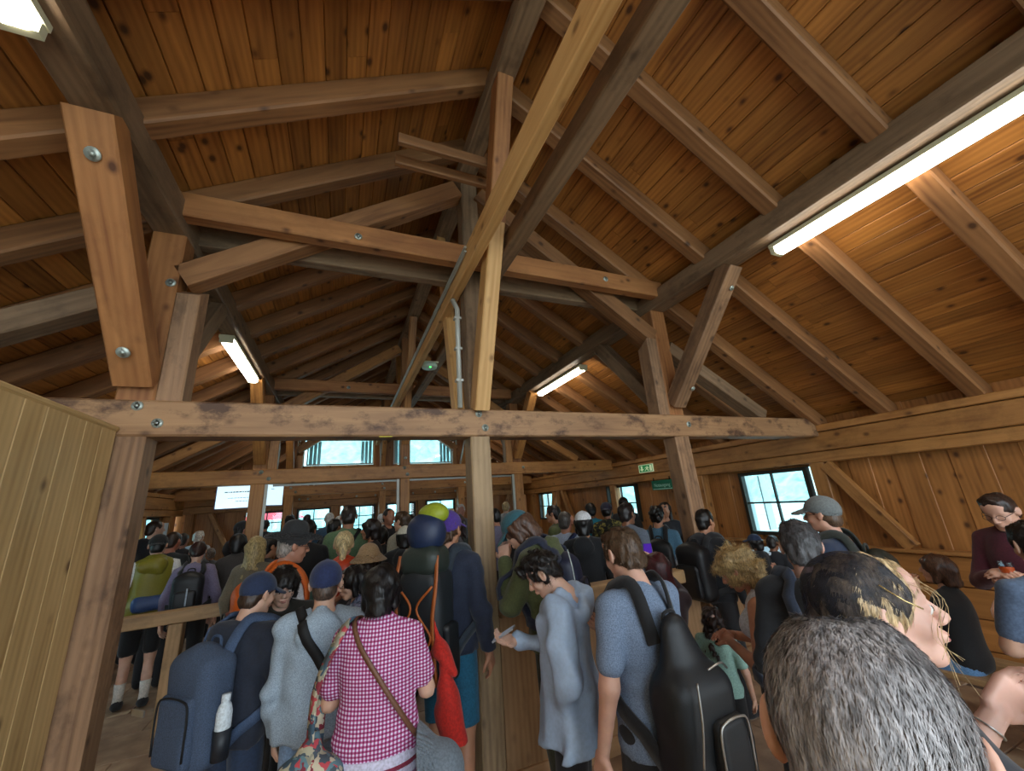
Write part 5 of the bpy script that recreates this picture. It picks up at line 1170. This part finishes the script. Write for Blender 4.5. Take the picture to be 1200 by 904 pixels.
f.ell((0, -.035, .045), (.092, .108, .095), k=0); f.ell((0, -.125, -.01), (.06, .045, .06), k=.03); f.plane((0, .62, -.35), .018); f.plane((0, .9, .35), .062)
f.noise(.008, 38, 4, sq=(1, .5, 1)); f.ell((0, -.03, .035), (.083, .098, .085), k=.002, op='sub')
v, fc = f.mesh(); mesh_obj('head_wrap', fw['HM'](v), fc, sheer(), fw['root'], True)
m_ = MB(); HM = fw['HM']; m_.tube([HM(A3(.088, .00, .075)), HM(A3(.094, .03, .04)), HM(A3(.090, .055, .02))], .0016, 6); m_.build('hair_pin', plain('gold_pin', 'd9c48a', .25, .8), fw['root'], True)
m_ = MB(); g_ = np.random.default_rng(5)
for i in range(7):        # loose blond strands along the temple and cheek
    x0 = g_.uniform(.015, .075); y0 = g_.uniform(.045, .085); z0 = g_.uniform(.05, .10)
    sx_ = 1 if x0 > 0 else -1; e = g_.uniform(.02, .10)
    pts = [A3(x0, y0, z0), A3(sx_*.066+g_.uniform(-.01, .012), .085+g_.uniform(0, .02), .03), A3(g_.uniform(.045, .085), .055+g_.uniform(0, .035), -.04), A3(g_.uniform(.04, .09), .045+g_.uniform(0, .05), -.05-e)]
    m_.tube([HM(p) for p in smooth_path(pts, 12)], .00045, 4, False)
m_.build('loose_strands', M('hair:bfa478'), fw['root'], True)['kind'] = 'stuff'
m_ = MB(); m_.tube([HM(A3(.094, -.008, -.036)), HM(A3(.098, -.008, -.036))], .003, 8); m_.build('ear_stud', M_STEEL, fw['root'], True)
E_, W_ = fw['arms'][1]; d = (W_-E_)/np.linalg.norm(W_-E_)
for k, (mat, r_) in enumerate(((M_STEEL, .0025), (M_BLACK, .004))):
    E_, W_ = fw['arms'][k]; d = (W_-E_)/np.linalg.norm(W_-E_); a_ = np.cross(d, A3(0, 0, 1)); a_ /= np.linalg.norm(a_); b_ = np.cross(d, a_)
    m_ = MB(); c0 = W_-d*.03; m_.tube([c0+.032*(a_*math.cos(t)+b_*math.sin(t)) for t in np.linspace(0, 2*PI, 19)], r_, 6, False); m_.build('bracelet', mat, fw['root'], True)

# ================================================================ FITTINGS
def screen(label, c, w, h, rz, lines):
    t = empty('wall_screen', c, rz, label, 'screen'); m_ = MB(); m_.box((-w/2-.012, 0, -h/2-.012), (w/2+.012, .05, h/2+.012)); m_.build('screen_case', plain('blue_black_plastic', '14246e', .3), t)
    m_ = MB(); m_.box((-w/2, -.004, -h/2), (w/2, 0, h/2)); m_.build('display', plain('lit_screen', 'd8f4ff', .3, emit=.72), t)
    ink = plain('screen_ink', '5f8088', .5, emit=.1)
    for (x0, x1, z, hh_) in lines:
        m_ = MB(); x = x0
        while x < x1: l = RNG.uniform(.012, .04); m_.box((x*w, -.0055, z*h-hh_), (min(x1, x+l/w)*w, -.0045, z*h+hh_)); x += l/w+.02
        m_.build('text_line', ink, t)
    m_ = MB(); m_.tube([(0, .05, 0), (0, .12, 0), (0, .12, .30)], .02, 8); m_.build('mount', M_SHELL, t); return t
screen('lit information screen left of the post under the second tie beam', (-1.50, 7.44, 2.22), .50, .33, .06, [(-.3, .42, .22, .008), (-.2, .35, -.05, .004), (0, .42, -.2, .004)])
screen('narrow slanted lit screen right of the post under the second tie beam', (-.98, 7.46, 2.23), .34, .33, 1.02, [(-.3, -.1, .25, .006)])
def sign(name, label, C0, w, h, col, draw, rz):
    t = empty(name, C0, rz, label, 'sign'); m_ = MB(); m_.box((-w/2, 0, -h/2), (w/2, .012, h/2)); m_.build('sign_board', col, t); draw(t, w, h); return t
M_GRN = plain('exit_green', '1f8a4a', .4, emit=.25); M_SIGNW = plain('sign_white', 'dff0c8', .4, emit=.2); M_GRN2 = plain('dull_green', '1c6a50', .4); M_PALE = plain('pale_green_ink', 'a8dcc8', .4)
def flat(t, nm, pts, mat, y=-.002):
    m_ = MB(); n = len(pts); m_.add([(x, y, z) for x, z in pts]+[(x, y+.0015, z) for x, z in pts], [list(range(n))[::-1], list(range(n, 2*n))]+[[i, (i+1) % n, n+(i+1) % n, n+i] for i in range(n)]); return m_.build(nm, mat, t)
def running(t, w, h):
    flat(t, 'green_field', [(-w*.45, -h*.42), (w*.45, -h*.42), (w*.45, h*.42), (-w*.45, h*.42)], M_GRN, -.0015)
    u = h
    flat(t, 'down_arrow', [(-w*.27, -u*.34), (-w*.12, -u*.05), (-w*.21, -u*.05), (-w*.21, u*.34), (-w*.33, u*.34), (-w*.33, -u*.05), (-w*.42, -u*.05)], M_SIGNW, -.004)
    flat(t, 'door_symbol', [(w*.27, -u*.36), (w*.42, -u*.36), (w*.42, u*.36), (w*.27, u*.36)], M_SIGNW, -.004)
    flat(t, 'running_figure_head', [(w*.12+.035*u*4*math.cos(a)*.5, u*.28+.035*u*4*math.sin(a)*.5) for a in np.linspace(0, 6.0, 9)], M_SIGNW, -.004)
    flat(t, 'running_figure', [(w*.02, u*.18), (w*.16, u*.16), (w*.24, -u*.02), (w*.20, -u*.06), (w*.14, u*.04), (w*.12, -u*.08), (w*.2, -u*.2), (w*.16, -u*.36), (w*.12, -u*.36), (w*.13, -u*.22), (w*.05, -u*.12), (-w*.04, -u*.3), (-w*.1, -u*.3), (w*.03, -u*.05), (w*.06, u*.08), (-w*.02, u*.06), (-w*.05, -u*.02), (-w*.08, 0)], M_SIGNW, -.004)
sign('exit_sign', 'small green exit sign with running figure and down arrow on the right wall plate', (XR-.035, 6.10, 2.30), .40, .15, M_SIGNW, running, -PI/2)
def word(t, w, h):
    cu = bpy.data.curves.new('lettering', 'FONT'); cu.body = 'Notausgang'; cu.size = .085; cu.extrude = .001; cu.align_x = 'CENTER'; cu.align_y = 'CENTER'
    o = bpy.data.objects.new('lettering', cu); C.objects.link(o); dg = bpy.context.evaluated_depsgraph_get(); me = bpy.data.meshes.new_from_object(o.evaluated_get(dg)); bpy.data.objects.remove(o); me.materials.clear(); me.materials.append(M_PALE)
    o = bpy.data.objects.new('lettering', me); C.objects.link(o); o.parent = t; o.rotation_euler = (PI/2, 0, 0); o.location = (0, -.003, 0)
    flat(t, 'underline', [(-w*.46, -h*.44), (w*.46, -h*.44), (w*.46, -h*.36), (-w*.46, -h*.36)], M_PALE)
s2 = sign('lettered_sign', 'dark green lettered sign hanging below the exit sign by the right post', (XR-.06, 5.72, 1.965), .52, .17, M_GRN2, word, -PI/2)
for x_ in (-.2, .2): m_ = MB(); m_.box((x_-.01, 0, .08), (x_+.01, .01, .14)); m_.build('hanger', M_FRAME, s2)
ps = MB(); ps.box((-.22, 0, -.13), (.22, .004, .13)); o = ps.build('paper_notice', plain('paper', 'c9d2de', .8)); o.location = (XL+.01, 10.98, 1.80); o.rotation_euler = (0, 0, PI/2); tag(o, 'white paper notice on the left wall beside the window', 'notice')
# dome camera under the second tie beam
dc = empty('dome_camera', (-.75, 11.86, 2.66), 0, 'small white dome camera on the end wall beam', 'camera'); m_ = MB(); m_.tube([(0, .06, 0), (0, 0, 0), (0, -.03, 0)], [.09, .09, .07], 16); m_.build('housing', M_WHITE, dc, True); m_ = MB(); m_.tube([(0, -.03, 0), (0, -.06, 0), (0, -.075, 0)], [.055, .045, .02], 14); m_.build('lens_dome', plain('black_dome', '16181c', .1), dc, True)
# bench under the seated person and wooden table at the right edge
bn = empty('bench', (4.55, 1.1, 0), 0, 'plank bench along the right wall under the seated person', 'bench')
for k in range(3): beam('seat_plank', (4.22+.2*k, -.4, .43), (4.22+.2*k, 2.5, .43), .19, .04, W_OLDR, bn)
for y_ in (-.2, 2.3): beam('bench_leg', (4.42, y_, 0), (4.42, y_, .41), .45, .06, W_OLDR, bn, up=(0, 1, 0))
tb = empty('round_table', (2.75, .45, 0), 0, 'thick wooden table top at the right edge beside the folded hands', 'table')
m_ = MB(); m_.tube([(0, 0, .90), (0, 0, .905), (0, 0, .955), (0, 0, .96)], [.40, .415, .415, .40], 40); m_.build('table_top', W_OLDR, tb, False)
beam('table_leg', (2.75, .45, 0), (2.75, .45, .90), .14, .14, W_OLDR, tb, up=(0, 1, 0))
# drink held by the person in maroon
E_, W_ = mm['arms'][0]; gr = bag_root(mm, 'drink_glass', 'glass with orange-red drink held by the person in the maroon jumper', W_+A3(.05, .06, -.03), 'glass')
m_ = MB(); m_.tube([(0, 0, 0), (0, 0, .005), (0, 0, .13)], [.03, .032, .038], 18, False); m_.build('glass_wall', M_GLASS, gr, True); m_ = MB(); m_.tube([(0, 0, .006), (0, 0, .10)], [.029, .034], 18); m_.build('drink', plain('orange_drink', 'c8481c', .15), gr, True)
# red parasol outside
px_ = onY(320, 601, 21.0); po = empty('parasol', (px_[0], 21.0, -.2), 0, 'red parasol seen through the second end window', 'parasol'); m_ = MB(); m_.tube([(0, 0, px_[2]-.1), (0, 0, px_[2]+.7)], [1.3, .05], 10, False); m_.build('canopy', plain('red_canopy', 'd83a48', .8), po); m_ = MB(); m_.tube([(0, 0, 0), (0, 0, px_[2]+.6)], .03, 8); m_.build('pole', M_WHITE, po)
# small marks and trinkets
q = onZ(452, 512, 2.37); m_ = MB(); m_.box(q-A3(.045, .012, .004)-A3(*T1.location), q+A3(.045, .012, .002)-A3(*T1.location)); m_.build('sticker', plain('yellow_sticker', 'b9a92c', .5), T1)
pc = empty('pompom_charm', at(675, 690, 2.62), 0, 'fluffy white pompom hanging from a bag behind the pale blue coat', 'charm')
f = Field((-.06, -.06, -.06), (.06, .06, .06), .006); f.ell((0, 0, 0), (.034, .034, .036), k=0); f.noise(.012, 120, 3); v, fc = f.mesh(); mesh_obj('pompom', v, fc, M('c4cec8'), pc, True)
m_ = MB(); m_.tube([(0, 0, .03), (-.01, 0, .12), (-.02, .02, .22)], .003, 6); m_.build('cord', M('c4cec8'), pc)
# ================================================================ OUTSIDE
M_GRND = plain('outdoor_ground', 'b4bcb4', .9, noise=.2, nscale=.6)
g = MB(); g.box((-60, -40, -.35), (70, 90, -.25)); 
# ground ring leaves the hall footprint free
g = MB()
for a, c in (((-60, YE+.35, -.35), (70, 90, -.2)), ((-60, -40, -.35), (70, YB-.05, -.2)), ((-60, YB-.05, -.35), (XL-.35, YE+.35, -.2)), ((XR+.35, YB-.05, -.35), (70, YE+.35, -.2))): g.box(a, c)
tag(g.build('ground', M_GRND), kind='structure')
def hill(name, cx, cy, w, d, h, rot, mat):
    nx, ny = 90, 26; V = []; F = []
    for j in range(ny):
        for i in range(nx):
            u = i/(nx-1)-.5; v = j/(ny-1)
            z = -1+h*(v**.8)*(1+.12*math.sin(u*9+cx))
            z += (.9*math.sin(u*w*1.3+v*7)*math.sin(v*d*.9+u*11)+.8*RNG.uniform(-1, 1))*min(1, v*6)
            V.append((u*w, v*d+.6*RNG.uniform(-1, 1), z))
    for j in range(ny-1):
        for i in range(nx-1): a = j*nx+i; F.append([a, a+1, a+nx+1, a+nx])
    o = mesh_obj(name, V, F, mat, None, True); o.location = (cx, cy, 0); o.rotation_euler = (0, 0, rot); return tag(o, kind='structure')
M_HILL = plain('hazy_wooded_slope', '9cc4c0', .95, noise=.35, nscale=.9)  # woodland tone with pale bluish haze put into its colour
hill('hillside', 0, 46, 150, 40, 26, 0, M_HILL)
hill('hillside', 44, 10, 110, 30, 14, -PI/2, M_HILL)
hill('hillside', -44, 10, 110, 30, 14, PI/2, M_HILL)
GR = {'person': 'people waiting in the crowd', 'backpack': 'backpacks worn in the crowd', 'truss': 'roof trusses across the hall', 'lamp': 'lamps under the roof beams', 'screen': 'lit screens by the post', 'conduit': 'cable runs on the timber frame', 'strap': 'crossbody straps', 'beam': 'long roof beams', 'phone': 'hand-held phones'}
for o in bpy.data.objects:
    if o.parent is None and 'category' in o and o['category'] in GR and 'group' not in o: o['group'] = GR[o['category']]
